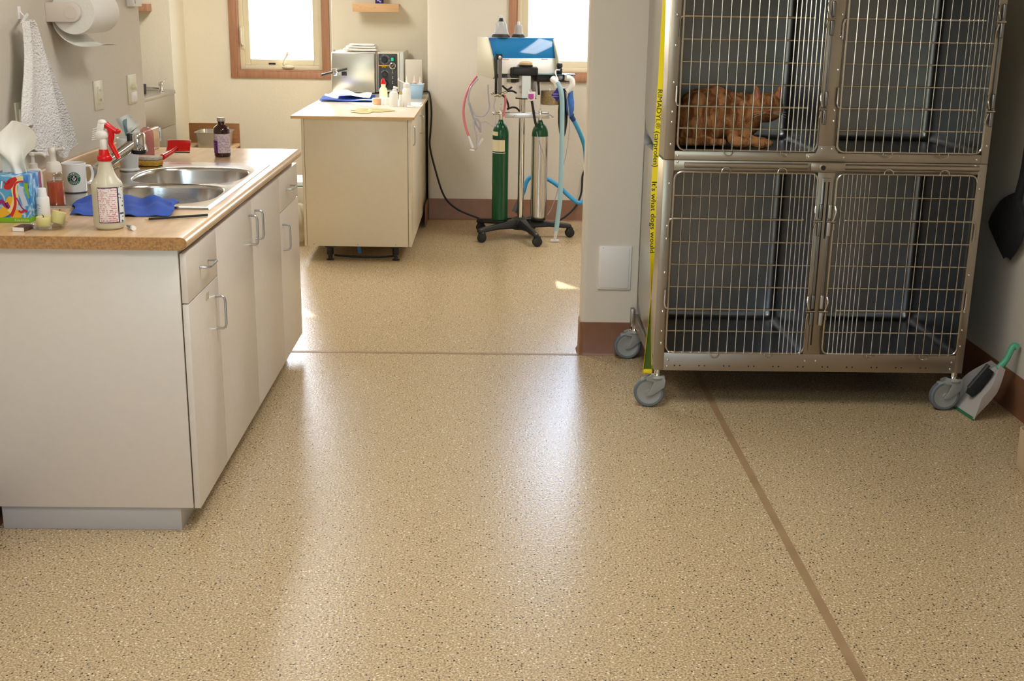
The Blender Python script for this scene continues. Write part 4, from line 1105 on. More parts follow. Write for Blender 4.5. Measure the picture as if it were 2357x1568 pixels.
# ------------------------------------------------------------ yellow lanyard beside the left post
LAN = mat('lanyard_yellow', hx(224, 204, 20), .45)
ly = thing('lanyard', 'long yellow lanyard with black lettering hanging down the left cage edge', 'lanyard', (.62, 4.555, .15))
LZ = [(1.76, .620, .004, 1.45), (1.60, .620, .006, 1.2), (1.49, .620, .008, 1.0), (1.42, .6205, .010, .9), (1.33, .621, .010, .75), (1.24, .620, .0125, .55), (1.142, .618, .0145, .35), (1.045, .616, .0165, .2), (.863, .615, .0185, .05), (.746, .617, .018, -.1), (.66, .619, .016, -.35), (.58, .621, .011, -.8), (.50, .622, .006, -1.2), (.44, .623, .004, -1.5)]
def lan(z, u):
    # centre x and yaw of the strap at height z; u across (-1..1)
    for i in range(len(LZ)-1):
        a, b_ = LZ[i], LZ[i+1]
        if b_[0] <= z <= a[0]:
            t = (a[0]-z)/(a[0]-b_[0]); t = t*t*(3-2*t)
            x = a[1]+(b_[1]-a[1])*t; w = a[3]+(b_[3]-a[3])*t
            break
    h = .0195
    return Vector((x+u*h*math.cos(w), 4.556-u*h*math.sin(w), z))
build('strap', G().grid(lambda u, v: lan(1.759-v*1.318, -.5*2+u*2 if False else (2*u-1)*.55), 2, 110, .0012), LAN, ly)
TXT = 'RIMADYL\u00ae  (carprofen)  It\'s what dogs would ask for.'
def lfn(x, y):   # text runs downwards; its top edge faces right
    z = min(1.75, max(.445, 1.262-x))
    p = lan(z, y/.0195*.9); return (p.x-.0006, p.y-.0018, p.z)
build('lettering', text_g(TXT.split('  ')[0], .030, lfn, 'LEFT'), BLACK, ly)
g = text_g('(carprofen)', .030, lambda x, y: lfn(x+.155, y), 'LEFT', bold=.0002); build('lettering', g, BLACK, ly)
g = text_g("It's what dogs would ask for.", .030, lambda x, y: lfn(x*1.12+.345, y), 'LEFT', bold=.0002); build('lettering', g, BLACK, ly)
# the strap opens into a long loop at its foot
LG = mat('lanyard_back', hx(70, 96, 18), .6)
def loop(s_):
    return lambda u, v: Vector((.6235+s_*(.0015+.0165*v**1.2)+(u-.5)*.004, 4.553+(u-.5)*.012, .452-.296*v))
build('loop_edge', G().grid(loop(-1), 1, 20, .0008), LAN, ly)
build('loop_edge', G().grid(loop(1), 1, 20, .0008), LAN, ly)
build('loop_back', G().grid(lambda u, v: Vector((.6235+(2*u-1)*(.001+.0155*v**1.2), 4.562, .452-.296*v)), 2, 20, .0008), LG, ly)
build('clip', G().box(.606, .641, 4.550, 4.566, .150, .166), LAN, ly, .002)

# ------------------------------------------------------------ dustpan and brush, bag on the right wall, bin
dp = thing('dustpan', 'grey dustpan with a green handle leaning on the right wall behind the cage caster', 'dustpan', (1.95, 4.55, 0))
PANM = milky_mat('dustpan_grey', hx(196, 190, 184), .9, .35)
DA = Vector((1.905, 4.530, .003)); DB = Vector((2.040, 4.548, .190))     # lip middle -> throat of the pan
dn = (DB-DA).normalized(); dw = Vector((-.12, .99, 0)).normalized(); dw = (dw-dn*dw.dot(dn)).normalized(); du = dn.cross(dw); du = du if du.z > 0 else -du
LEN = (DB-DA).length
def pan(u, v):
    s_ = 2*u-1; a = abs(s_); sg = 1 if s_ > 0 else -1
    w = .078*(1-.60*max(0, v-.55)**1.4/.327)*(1+.14*math.sin(PI*v))
    hgt = .052*min(1, v*2.6)*(1-.35*v)
    if a < .7: lat, h = w*s_/.7, .004*(a/.7)**4
    else: lat, h = sg*w*(1+.08*(a-.7)/.3), .004+hgt*(a-.7)/.3
    return DA + dn*LEN*v + dw*lat + du*h
build('pan', G().grid(pan, 26, 22, .0025), PANM, dp)
build('rubber_lip', G().grid(lambda u, v: DA + dw*.079*(2*u-1) + dn*.012*(v-.5)+du*.003, 6, 1, .002), mat('lip_green', hx(50, 110, 70), .5), dp)
dgm = mat('handle_green', hx(84, 170, 136), .4)
he = Vector((2.092, 4.555, .275))
build('handle', G().tube([DB-dn*.012+du*.012, DB+Vector((.018, .001, .028))+du*.008, he+Vector((-.016, 0, .002)), he], .0115, 14, smooth=5, rfun=lambda t: 1.25-.2*math.sin(PI*t)), dgm, dp)
db = thing('dust_brush', 'black bristled hand brush clipped inside the grey dustpan', 'brush', (1.98, 4.58, .08))
build('bristles', G().tube([DA+dn*.07+du*.024+dw*.02, DA+dn*.13+du*.026+dw*.02, DA+dn*.20+du*.026+dw*.015], .020, 12, smooth=3, rfun=lambda t: .8+.5*math.sin(PI*t)), mat('bristle_black', (.02, .022, .022), .9, bump=(300, 1)), db)
build('brush_back', G().tube([DA+dn*.09+du*.046+dw*.02, DA+dn*.21+du*.046+dw*.015], .009, 10), mat('brush_black', (.03, .032, .03), .5), db)

bg = thing('black_bag', 'black cloth bag hanging at the right edge on the dark wall', 'bag', (2.09, 4.75, .6))
bgm = mat('bag_black', (.008, .008, .009), .8, bump=(40, .5))
g = G()
BGL = [(0, 4.735), (.12, 4.80), (.40, 4.935), (.55, 4.91), (.80, 4.84), (.90, 4.79), (1, 4.72)]
def bag(u, v):
    for i in range(len(BGL)-1):
        if BGL[i][0] <= v <= BGL[i+1][0]:
            t = (v-BGL[i][0])/(BGL[i+1][0]-BGL[i][0]); yl = BGL[i][1]+(BGL[i+1][1]-BGL[i][1])*t; break
    yr = 4.70-.10*math.sin(PI*v); a = 2*PI*u
    th = .030*(.25+.75*math.sin(PI*min(1, .08+v*.86)))
    return (2.078+th*math.cos(a), (yl+yr)/2+(yl-yr)/2*math.sin(a), .602+.262*v+.006*math.sin(a*2+v*5))
build('pouch', G().grid(bag, 24, 14), bgm, bg)
build('strap', G().tube([(2.08, 4.70, .84), (2.09, 4.69, .95), (2.095, 4.695, 1.08)], .018, 8, smooth=4), bgm, bg)
build('peg', G().cyl((2.09, 4.695, 1.085), (2.112, 4.695, 1.085), .01), CHROME, bg)

bn = thing('waste_bin', 'low cream plastic bin on the floor at the right wall, just inside the picture', 'bin', (1.97, 3.82, 0))
bq = [(x, y) for x, y in bull(1.862, 2.08, 3.66, 3.98, {'bl', 'br', 'tr', 'tl'}, .03)]
mx_ = sum(p[0] for p in bq)/len(bq); my_ = sum(p[1] for p in bq)/len(bq)
def rng(s_, z): return [Vector((mx_+(p[0]-mx_)*s_, my_+(p[1]-my_)*s_, z)) for p in bq]
build('body', G().rings([rng(.93, .001), rng(.95, .012), rng(.97, .14), rng(.97, .15), rng(.94, .15), rng(.90, .02)]), mat('bin_cream', hx(206, 182, 150), .5), bn)
# ================================================================== BACK ROOM
# ---- peninsula cabinet with loose worktop
FC0, FC1, FYF, FYB, FZ0, FZ1 = -1.158, -.498, 7.30, 9.60, .093, .872
fcab = thing('floor_cabinet', 'cream cabinet on black adjustable legs under the steriliser worktop', 'cabinet', (-.83, 8.4, 0))
build('carcass', G().box(FC0+.018, FC1-.019, FYF+.012, FYB, FZ0, FZ1), MELC, fcab, .001)
build('back_panel', G().box(FC0+.018, FC1-.022, FYF, FYF+.012, FZ0, FZ1), MELC, fcab, .001)
build('side_edge', G().box(FC0, FC0+.016, FYF, FYB, FZ0, FZ1), MELC, fcab, .001)
for i, (a, b_) in enumerate(((FYF, 7.44), (7.443, 8.14), (8.143, 8.81), (8.813, 9.59))):
    d_ = build('door' if i else 'side_panel', G().box(FC1-.018, FC1, a, b_, FZ0, FZ1), MELC, fcab, .0015)
    if i == 2: pull(d_, (FC1, 8.20, .755), 'z', .115, .028)
    if i == 1: pull(d_, (FC1, 7.49, .755), 'z', .115, .012)
for x in (-1.10, -.83, -.597):
    build('screw', G().cyl((x, FYF-.001, .105), (x, FYF+.001, .105), .0035, seg=10), GREYP, fcab)
def leg(x, y):
    l_ = build('leg', G().lathe([(.036, FZ0), (.036, FZ0-.010), (.022, FZ0-.016), (.022, .035), (.013, .033), (.013, .008), (.024, .006), (.024, 0)], (x, y, 0), 20).box(x-.028, x+.045, y-.035, y+.035, FZ0-.009, FZ0), BLACK, fcab, .001)
    return l_
for x in (-1.008, -.60):
    for y in (7.345, 8.2, 9.2): leg(x, y)
tp = thing('blue_tape', 'strip of blue tape hanging under the floor cabinet', 'tape', (-.84, 7.40, .03))
build('strip', G().grid(lambda u, v: (-.848+.02*u+.006*v, 7.40+.01*v, .0915-.065*v), 2, 6, .001), mat('tape_blue', hx(60, 120, 190), .6), tp)
cc_ = tag(build('floor_cable', G().tube([(-.99, 7.42, .012), (-.9, 7.40, .010), (-.8, 7.38, .012), (-.7, 7.40, .008), (-.62, 7.42, .010)], .006, 8, smooth=6), BLACKM), 'black cable lying on the floor between the floor cabinet legs', 'cable')
wt = thing('worktop', 'cream worktop with tan edge on the back room floor cabinet', 'worktop', (-.85, 8.4, .8725))
WHT = mat('worktop_white', hx(232, 220, 200), .16)
build('board', G().box(-1.212, -.478, 7.268, 9.61, .8725, .8885), WHT, wt, .001)
build('edge_band', G().box(-1.213, -.477, 7.2665, 7.270, .872, .8880).box(-.4785, -.4765, 7.2665, 9.60, .872, .8880), mat('edge_tan', hx(214, 176, 126), .4), wt)
ZT = .8885

# ---- steriliser
au = thing('steriliser', 'steel tabletop steriliser with dials beside its square door', 'steriliser', (-.93, 9.3, ZT))
ABODY = mat('enamel_cream', hx(222, 216, 196), .3)
DOORM = mat('steriliser_door', (.56, .56, .50), .32, .9)
build('body', G().box(-1.190, -.700, 9.085, 9.585, ZT+.012, 1.188), ABODY, au, .008)
build('feet', G().box(-1.16, -1.12, 9.12, 9.16, ZT, ZT+.012).box(-.78, -.74, 9.12, 9.16, ZT, ZT+.012).box(-1.16, -1.12, 9.5, 9.54, ZT, ZT+.012).box(-.78, -.74, 9.5, 9.54, ZT, ZT+.012), BLACK, au)
build('cover_edge', G().box(-.700, -.668, 9.085, 9.585, ZT+.012, 1.192), mat('enamel_grey', hx(206, 208, 200), .3), au, .008)
build('door', G().box(-1.196, -.880, 9.05, 9.083, ZT+.008, 1.183), DOORM, au, .006)
build('hinge', G().cyl((-.868, 9.062, ZT+.012), (-.868, 9.062, 1.19), .0085, seg=12), mat('hinge_grey', (.34, .33, .31), .4, 1.), au)
build('door_knob', G().cyl((-1.172, 9.055, 1.197), (-1.172, 9.04, 1.197), .008), GREYP, au, .001)
hb = build('door_latch', G().obox((-1.168, 9.02, 1.045), (.038, .06, .05), (0, 0, 0)).cyl((-1.155, 9.05, 1.048), (-1.155, 8.985, 1.048), .014), CHROME, au, .004)
build('latch_handle', G().cyl((-1.262, 8.985, 1.024), (-1.185, 8.985, 1.044), .0085, seg=14).cyl((-1.145, 8.985, 1.054), (-1.075, 8.985, 1.073), .0085, seg=14), BLACK, hb)
build('door_plate', G().box(-1.124, -1.086, 9.047, 9.0505, 1.018, 1.048), BLACK, au, .001)
pnl = build('control_panel', G().box(-.852, -.716, 9.078, 9.086, .918, 1.178), mat('panel_dark', hx(58, 62, 66), .4), au, .002)
def knob(x, z, r=.020): return build('dial', G().lathe([(r, 0), (r*.95, .016), (r*.8, .020), (.001, .020)], M=Matrix.Translation((x, 9.078, z)) @ Matrix.Rotation(PI/2, 4, 'X'), seg=28), BLACK, pnl)
knob(-.808, 1.137); knob(-.808, 1.030); knob(-.805, .968)
PWH = mat('panel_print', hx(206, 206, 196), .5)
for k in range(18):
    a = R(120-k*18.5); build('dial_mark', G().obox((-.808+.033*math.cos(a), 9.0775, 1.137+.033*math.sin(a)), (.006, .001, .0022), (0, -a, 0)), PWH, pnl)
for k in range(7):
    a = R(30+k*20); build('dial_mark', G().obox((-.808+.028*math.cos(a), 9.0775, 1.030+.028*math.sin(a)), (.006, .001, .002), (0, -a, 0)), PWH, pnl)
build('yellow_stripe', G().box(-.852, -.766, 9.0765, 9.0778, 1.090, 1.0955), mat('print_yellow', hx(228, 176, 44), .4), pnl)
build('yellow_stripe', G().box(-.83, -.80, 9.0765, 9.0778, 1.081, 1.085), mat('print_yellow', hx(228, 176, 44), .4), pnl)
sw_ = build('switch_bezel', G().box(-.766, -.736, 9.074, 9.078, 1.120, 1.158), BLACK, pnl, .001)
build('green_switch', G().box(-.761, -.742, 9.069, 9.075, 1.127, 1.151), mat('switch_green', hx(20, 170, 130), .3, emit=.4), sw_, .001)
ga = build('gauge', G().lathe([(.024, 0), (.024, .010), (.020, .012), (.0195, .009), (.001, .009)], M=Matrix.Translation((-.750, 9.078, 1.092)) @ Matrix.Rotation(PI/2, 4, 'X'), seg=32), CHROME, pnl)
build('gauge_face', G().cyl((-.750, 9.0700, 1.092), (-.750, 9.0685, 1.092), .0175, seg=28), BLACK, ga)
build('needle', G().obox((-.750, 9.0675, 1.092), (.026, .0008, .002), (0, -.9, 0)), PWH, ga)
for z in (1.055, 1.042, 1.012, 1.002, .978, .966):
    build('indicator_lamp', G().ell((-.751, 9.0775, z), (.004, .003, .004), su=8, sv=6), mat('lamp_amber', hx(206, 190, 150), .3), pnl)
for k, (x0, x1, z, w) in enumerate(((-1.11, -.90, 1.197, .020), (-1.10, -.885, 1.2125, .018), (-1.07, -.89, 1.2265, .013))):
    pass
tls = [('folded white cloth at the bottom of the small pile on the steriliser', -1.115, -.87, 1.192, .020), ('folded white cloth in the middle of the small pile on the steriliser', -1.095, -.875, 1.2125, .017), ('folded white cloth on top of the small pile on the steriliser', -1.07, -.885, 1.230, .013)]
for lb_, x0, x1, z, h in tls:
    o = build('folded_cloth', G().grid(lambda u, v: (x0+(x1-x0)*u, 9.10+.19*v+.01*math.sin(u*5), z+h-.001+.001*math.sin(u*7+v*4)), 14, 8, h-.004), PAPER, None, .002)
    tag(o, lb_, 'cloth', 'folded cloths on the steriliser')

# ---- things on the worktop
dr_ = tag(build('surgical_drape', G().grid(lambda u, v: (-1.185+.36*u-.03*v, 8.30+.52*v, ZT+.013+.003*math.sin(u*9+v*3)+.002*math.sin(v*13)), 26, 22, .006), CLOTH), 'blue drape folded flat on the worktop in front of the steriliser', 'drape')
tag(build('wrapping_paper', G().grid(lambda u, v: (-1.105+.255*u-.02*v, 8.36+.40*v, ZT+.036+.009*math.sin(u*5+v)+.006*math.sin(u*11+v*5)*v), 24, 16, .0015), PAPER), 'crumpled cream paper lying over the blue drape', 'paper')
def glove(u, v):
    a = 2*PI*u; r_ = (.5+.14*math.sin(3*a+1)+.08*math.sin(7*a))*v
    return (-.785+.235*r_*math.cos(a), 7.64+.30*r_*math.sin(a), ZT+.003+.012*(1-v)+.007*math.sin(5*a)*v*(1-v)*3)
tag(build('latex_glove', G().grid(glove, 48, 8, .0012), milky_mat('latex', hx(226, 216, 160), .75, .4)), 'limp pale yellow latex gloves near the front edge of the worktop', 'gloves')
BW = mat('bottle_white', hx(238, 236, 230), .35)
rb_ = thing('dropper_bottle', 'white bottle with a red pointed cap behind the tape roll on the back worktop', 'bottle', (-.744, 8.15, ZT))
c = (-.744, 8.23, ZT)
build('body', G().lathe([(.001, 0), (.026, 0), (.027, .004), (.027, .080), (.024, .098), (.015, .108), (.015, .128)], c, 28), mat('bottle_cream', hx(236, 224, 186), .35), rb_)
build('cap', G().lathe([(.0155, .128), (.0165, .129), (.0165, .136), (.012, .152), (.007, .164), (.001, .165)], c, 24), RED, rb_)
tpr = thing('tape_roll', 'tan roll of tape standing on its side beside the red capped bottle', 'tape', (-.775, 8.12, ZT))
build('roll', G().lathe([(.014, 0), (.029, 0), (.030, .001), (.030, .042), (.029, .043), (.014, .043), (.014, .001)], (-.778, 8.12, ZT), 32, caps=(False, False)), mat('tape_tan', hx(214, 166, 128), .6), tpr)
tb_ = thing('tape_roll', 'white roll of tape in front of the red capped bottle', 'tape', (-.715, 8.10, ZT))
build('roll', G().lathe([(.014, 0), (.031, 0), (.032, .001), (.032, .044), (.031, .045), (.014, .045), (.014, .001)], (-.712, 8.13, ZT), 32, caps=(False, False)), WHITEB, tb_)
b1 = thing('flip_top_bottle', 'white bottle with slanted flip cap on the back worktop', 'bottle', (-.65, 7.99, ZT))
c = (-.655, 7.99, ZT)
build('body', G().lathe([(.001, 0), (.026, 0), (.028, .003), (.028, .085), (.024, .094), (.013, .100)], c, 28), BW, b1)
build('cap', G().lathe([(.014, .098), (.014, .112), (.010, .116), (.001, .117)], (c[0]+.006, c[1], c[2]), 20).obox((c[0]+.012, c[1], c[2]+.123), (.030, .018, .012), (0, .2, 0)), WHITEB, b1, .001)
b2_ = thing('small_vial', 'little white vial with amber cap between the white bottles', 'vial', (-.615, 8.05, ZT))
build('body', G().lathe([(.001, 0), (.012, 0), (.012, .070), (.008, .076)], (-.614, 8.05, ZT), 18), BW, b2_)
build('cap', G().lathe([(.008, .075), (.010, .076), (.010, .090), (.001, .091)], (-.614, 8.05, ZT), 18), mat('amber_cap', hx(196, 150, 80), .4), b2_)
b3 = thing('wash_bottle', 'white wash bottle with bent spout in front of the blue basket', 'bottle', (-.57, 8.02, ZT))
c = (-.573, 8.02, ZT)
build('body', G().lathe([(.001, 0), (.026, 0), (.028, .003), (.028, .105), (.020, .122), (.016, .126)], c, 28), BW, b3)
build('cap', G().lathe([(.021, .120), (.022, .124), (.022, .145), (.012, .152), (.001, .153)], c, 24), WHITEB, b3)
build('spout', G().tube([(c[0]-.006, c[1], ZT+.148), (c[0]-.04, c[1]-.01, ZT+.165), (c[0]-.055, c[1]-.012, ZT+.172), (c[0]-.046, c[1]-.012, ZT+.182)], .004, 8, smooth=4), WHITEB, b3)
bs = thing('blue_basket', 'pale blue plastic basket at the back right of the worktop holding squeeze bottles', 'basket', (-.545, 8.66, ZT))
def bring(s_, z, i=0): return [Vector((-.546+p[0]*s_, 8.70+p[1]*s_, z)) for p in ((-.050+i, -.07+i), (.046-i, -.07+i), (.046-i, .07-i), (-.050+i, .07-i))]
build('tub', G().rings([bring(.74, ZT), bring(1.0, ZT+.100), bring(1.0, ZT+.100, .003), bring(.74, ZT+.004, .003)]), milky_mat('pale_blue_plastic', hx(160, 196, 224), .92, .3), bs, .001)
build('rim', G().tube(bring(1.03, ZT+.100), .003, 6, True), mat('rim_blue', hx(176, 204, 226), .4), bs)
for i, (dx, dy, tz, lb_) in enumerate(((-.050, -.058, .0, 'pointed squeeze bottle leaning out at the left of the blue basket'), (-.022, .02, -.004, 'pink tipped squeeze bottle in the middle of the blue basket'), (.020, .01, -.012, 'short pointed squeeze bottle at the right of the blue basket'))):
    t = thing('squeeze_bottle', lb_, 'bottle', (-.546+dx, 8.70+dy, ZT+.01), 'squeeze bottles in the blue basket')
    if i == 0: x, y = -.617, 8.645; zb = ZT
    else: x, y = -.546+dx, 8.70+dy; zb = ZT+.006
    build('body', G().lathe([(.001, 0), (.015, 0), (.0165, .003), (.0165, .088), (.012, .098+tz)], (x, y, zb), 20), BW, t)
    build('nozzle', G().lathe([(.0155, .094+tz), (.0165, .096+tz), (.0165, .110+tz), (.008, .116+tz), (.005, .135+tz), (.0018, .156+tz)], (x, y, zb), 20), mat('nozzle_cream', hx(240, 226, 208), .35) if i != 1 else mat('nozzle_pink', hx(238, 206, 186), .35), t)
t = tag(build('wall_box', G().box(-.655, -.530, 9.05, 9.12, ZT+.002, 1.140), mat('box_grey', hx(214, 206, 190), .5), None, .004), 'plain grey white box standing behind the blue basket', 'box')
for i, (x, y, lb_, rz) in enumerate(((-.545, 7.985, 'small white card lying at the right edge of the worktop', .1), (-.515, 8.20, 'small white card under the blue basket at the worktop edge', -.1))):
    tag(build('paper_card', G().obox((x, y, ZT+.004), (.052, .09, .007), (0, 0, rz)), WHITEB, None, .001), lb_, 'card', 'cards on the back worktop')
# cord of the steriliser, down the cabinet side, behind the machine, up to the outlet
tag(build('power_cord', G().tube([(-.56, 8.93, ZT+.02), (-.49, 8.74, .935), (-.455, 8.62, .925), (-.440, 8.60, .80), (-.448, 8.60, .66), (-.452, 8.60, .56), (-.415, 8.60, .40), (-.352, 8.60, .21), (-.26, 8.60, .115), (-.12, 8.62, .052), (.0, 8.64, .012), (.25, 8.66, .010), (.45, 8.68, .012), (.58, 8.72, .09), (.645, 8.755, .20), (.655, 8.77, .34), (.668, 8.785, .37)], .0072, 10, smooth=6), BLACKM),
    'black power cord looping down from the worktop and behind the machine', 'power cord')
t = thing('wall_outlet', 'ivory outlet on the back wall beside the partition edge', 'outlet', (.70, YM, .32))
build('cover_plate', G().box(.655, .735, YM-.006, YM, .32, .435), IVORY, t, .002)
build('plug', G().box(.662, .69, YM-.03, YM-.005, .352, .382), BLACK, t, .003)

# wall shelf with can
ws = thing('wall_shelf', 'short light wood wall shelf above the steriliser', 'shelf', (-.91, 9.55, 1.47))
build('board', G().box(-1.079, -.732, 9.47, 9.62, 1.515, 1.531), wood_mat('pine', hx(214, 168, 118), hx(228, 186, 138), (1, 8, 8)), ws, .001)
fb_ = build('front_rail', G().box(-1.081, -.730, 9.455, 9.47, 1.470, 1.532), wood_mat('pine', hx(214, 168, 118), hx(228, 186, 138), (1, 8, 8)), ws, .003)
for x in (-1.02, -.91): build('screw', G().cyl((x, 9.4545, 1.502), (x, 9.456, 1.502), .0035, seg=8), GREYP, fb_)
cn = thing('blue_can', 'dark blue can standing on the short wall shelf', 'can', (-.885, 9.54, 1.532))
build('body', G().lathe([(.001, 0), (.032, 0), (.033, .003), (.033, .115), (.030, .120), (.001, .121)], (-.882, 9.53, 1.532), 28), mat('can_blue', hx(40, 40, 130), .3), cn)
build('label_mark', G().grid(lambda u, v: (-.882+.0335*math.sin(-.5+u), 9.53-.0335*math.cos(-.5+u), 1.545+.012*v+.006*math.sin(u*6)), 8, 1), mat('can_print', hx(190, 190, 220), .4), cn)

# ---- stainless wet table in the alcove
st_ = thing('steel_wet_table', 'stainless steel wet table standing in the alcove behind the wall end', 'table', (-2.7, 8.3, 0))
TS = mat('table_steel', (.56, .53, .47), .34, 1., bump=(30, .02))
build('upper_panel', G().box(-2.425, -2.410, 7.5, 9.24, .632, .862), TS, st_, .002)
lo_ = build('lower_panel', G().box(-2.428, -2.414, 7.5, 9.24, .02, .629), TS, st_, .002)
build('socket_frame', G().box(-2.414, -2.408, 8.66, 8.80, .552, .648), mat('socket_white', hx(196, 204, 216), .3), lo_, .002)
build('socket_insert', G().box(-2.409, -2.406, 8.69, 8.77, .575, .625), mat('socket_blue', hx(96, 116, 140), .3), lo_, .001)
build('basin_top', G().box(-3.05, -2.405, 7.5, 9.25, .862, .874).box(-2.425, -2.403, 7.5, 9.25, .855, .880).box(-3.05, -2.405, 9.22, 9.25, .862, .885), TS, st_, .002)
build('carcass', G().box(-3.04, -2.43, 7.52, 9.22, .0, .86), TS, st_, .002)
ft = thing('swivel_faucet', 'small chrome faucet with raised lever on the steel wet table', 'faucet', (-2.49, 9.10, .874))
build('body', G().lathe([(.022, 0), (.022, .01), (.014, .016), (.014, .05), (.018, .055), (.016, .072), (.001, .074)], (-2.475, 9.12, .874), 20), CHROME, ft)
build('lever', G().tube([(-2.48, 9.12, .945), (-2.455, 9.13, .955), (-2.43, 9.13, .972)], .004, 8, smooth=3), CHROME, ft)
build('spout', G().tube([(-2.48, 9.12, .90), (-2.55, 9.12, .905), (-2.62, 9.12, .905)], .008, 10), CHROME, ft)
t = thing('white_hose', 'short white hose end standing at the wall end behind the steel table', 'hose', (-2.60, 9.15, .874))
build('tube', G().tube([(-2.60, 9.10, .876), (-2.604, 9.10, .95), (-2.612, 9.10, 1.02)], .006, 8, smooth=4, rfun=lambda t: .7+.6*math.sin(PI*t)), WHITEB, t)
t = thing('black_cup', 'dark cup on the steel wet table next to the wall end', 'cup', (-2.58, 8.95, .874))
build('body', G().lathe([(.001, 0), (.03, 0), (.034, .07), (.030, .07), (.027, .004), (.001, .004)], (-2.56, 8.92, .874), 24), BLACK, t)
t = thing('alcove_shelf', 'end of a stained wooden shelf high in the alcove', 'shelf', (-2.75, 9.23, 1.45))
build('board', G().box(-3.2, -2.556, 9.18, 9.30, 1.452, 1.505), TRIMW, t, .002)

# ---- small wooden stand with a steel pan
sd = thing('wooden_stand', 'low brown wooden stand against the back wall past the counter', 'stand', (-2.1, 9.2, 0))
WD = wood_mat('walnut_stain', hx(130, 84, 44), hx(152, 102, 58), (1, 8, 8))
build('back_board', G().box(-2.31, -1.93, 9.22, 9.24, .0, .64), WD, sd, .002)
build('top_board', G().box(-2.31, -1.93, 8.86, 9.22, .470, .492), mat('stand_light_top', hx(206, 170, 122), .4), sd, .002)
for x in (-2.30, -1.96): build('side_board', G().box(x, x+.02, 8.88, 9.22, 0, .470), WD, sd, .002)
pn_ = thing('steel_pan', 'rectangular stainless steel pan on the low wooden stand', 'pan', (-2.08, 9.0, .492))
def pr_(s_, z, ex=0, i=0):
    x0, x1, y0, y1 = -2.185-ex+i, -1.955+ex-i, 8.88-ex+i, 9.14+ex-i
    cx_, cy_ = (x0+x1)/2, (y0+y1)/2
    return [Vector((cx_+(p[0]-cx_)*s_, cy_+(p[1]-cy_)*s_, z)) for p in bull(x0, x1, y0, y1, {'bl', 'br', 'tr', 'tl'}, .03)]
build('tray', G().rings([pr_(.90, .4935), pr_(1, .60), pr_(1, .603, .010), pr_(1, .606, .010), pr_(1, .606, 0, .003), pr_(.90, .4965, 0, .003)]), STEEL, pn_)

# ---- clutter seen between the two cabinets
t = thing('plastic_bag', 'clear plastic bag of supplies on the floor left of the cream cabinet', 'bag', (-1.28, 7.9, 0))
g = G()
def bagf(u, v):
    a = 2*PI*u; ph = PI*v-PI/2
    r_ = 1+.10*math.sin(5*a+3*v)+.07*math.sin(9*a+v*7)
    return (-1.285+.085*r_*math.cos(ph)*math.cos(a), 7.86+.13*r_*math.cos(ph)*math.sin(a), .135+.132*math.sin(ph)+.01*math.sin(4*a)*math.cos(ph))
build('film', G().grid(bagf, 30, 14), milky_mat('bag_film', hx(232, 222, 196), .5, .15), t)
t = thing('storage_box', 'white lidded box with a green band on the shelf left of the cream cabinet', 'box', (-1.3, 8.3, .3))
sh_ = thing('low_shelf', 'low cream shelf unit behind the plastic bag', 'shelf unit', (-1.32, 8.35, 0))
build('carcass', G().box(-1.50, -1.215, 8.12, 8.14, 0, .33).box(-1.50, -1.215, 8.58, 8.60, 0, .33).box(-1.50, -1.215, 8.14, 8.58, .28, .30), MELC, sh_, .001)
build('box', G().box(-1.44, -1.225, 8.16, 8.5, .3015, .36), WHITEB, t, .004)
build('band', G().box(-1.441, -1.224, 8.159, 8.501, .318, .334), mat('band_dark_green', hx(30, 120, 80), .4), t, .003)
t = thing('steel_bowl', 'shiny steel bowl on the floor in front of the low shelf unit', 'bowl', (-1.28, 8.05, 0))
build('bowl', G().lathe([(.001, 0), (.03, 0), (.055, .04), (.06, .06), (.056, .06), (.05, .04), (.001, .005)], (-1.285, 8.05, 0), 28), CHROME, t)
t = tag(build('wood_offcut', G().box(-1.30, -1.23, 9.0, 9.03, .0, .50), WD, None, .003), 'narrow brown board leaning upright behind the low shelf unit', 'board')

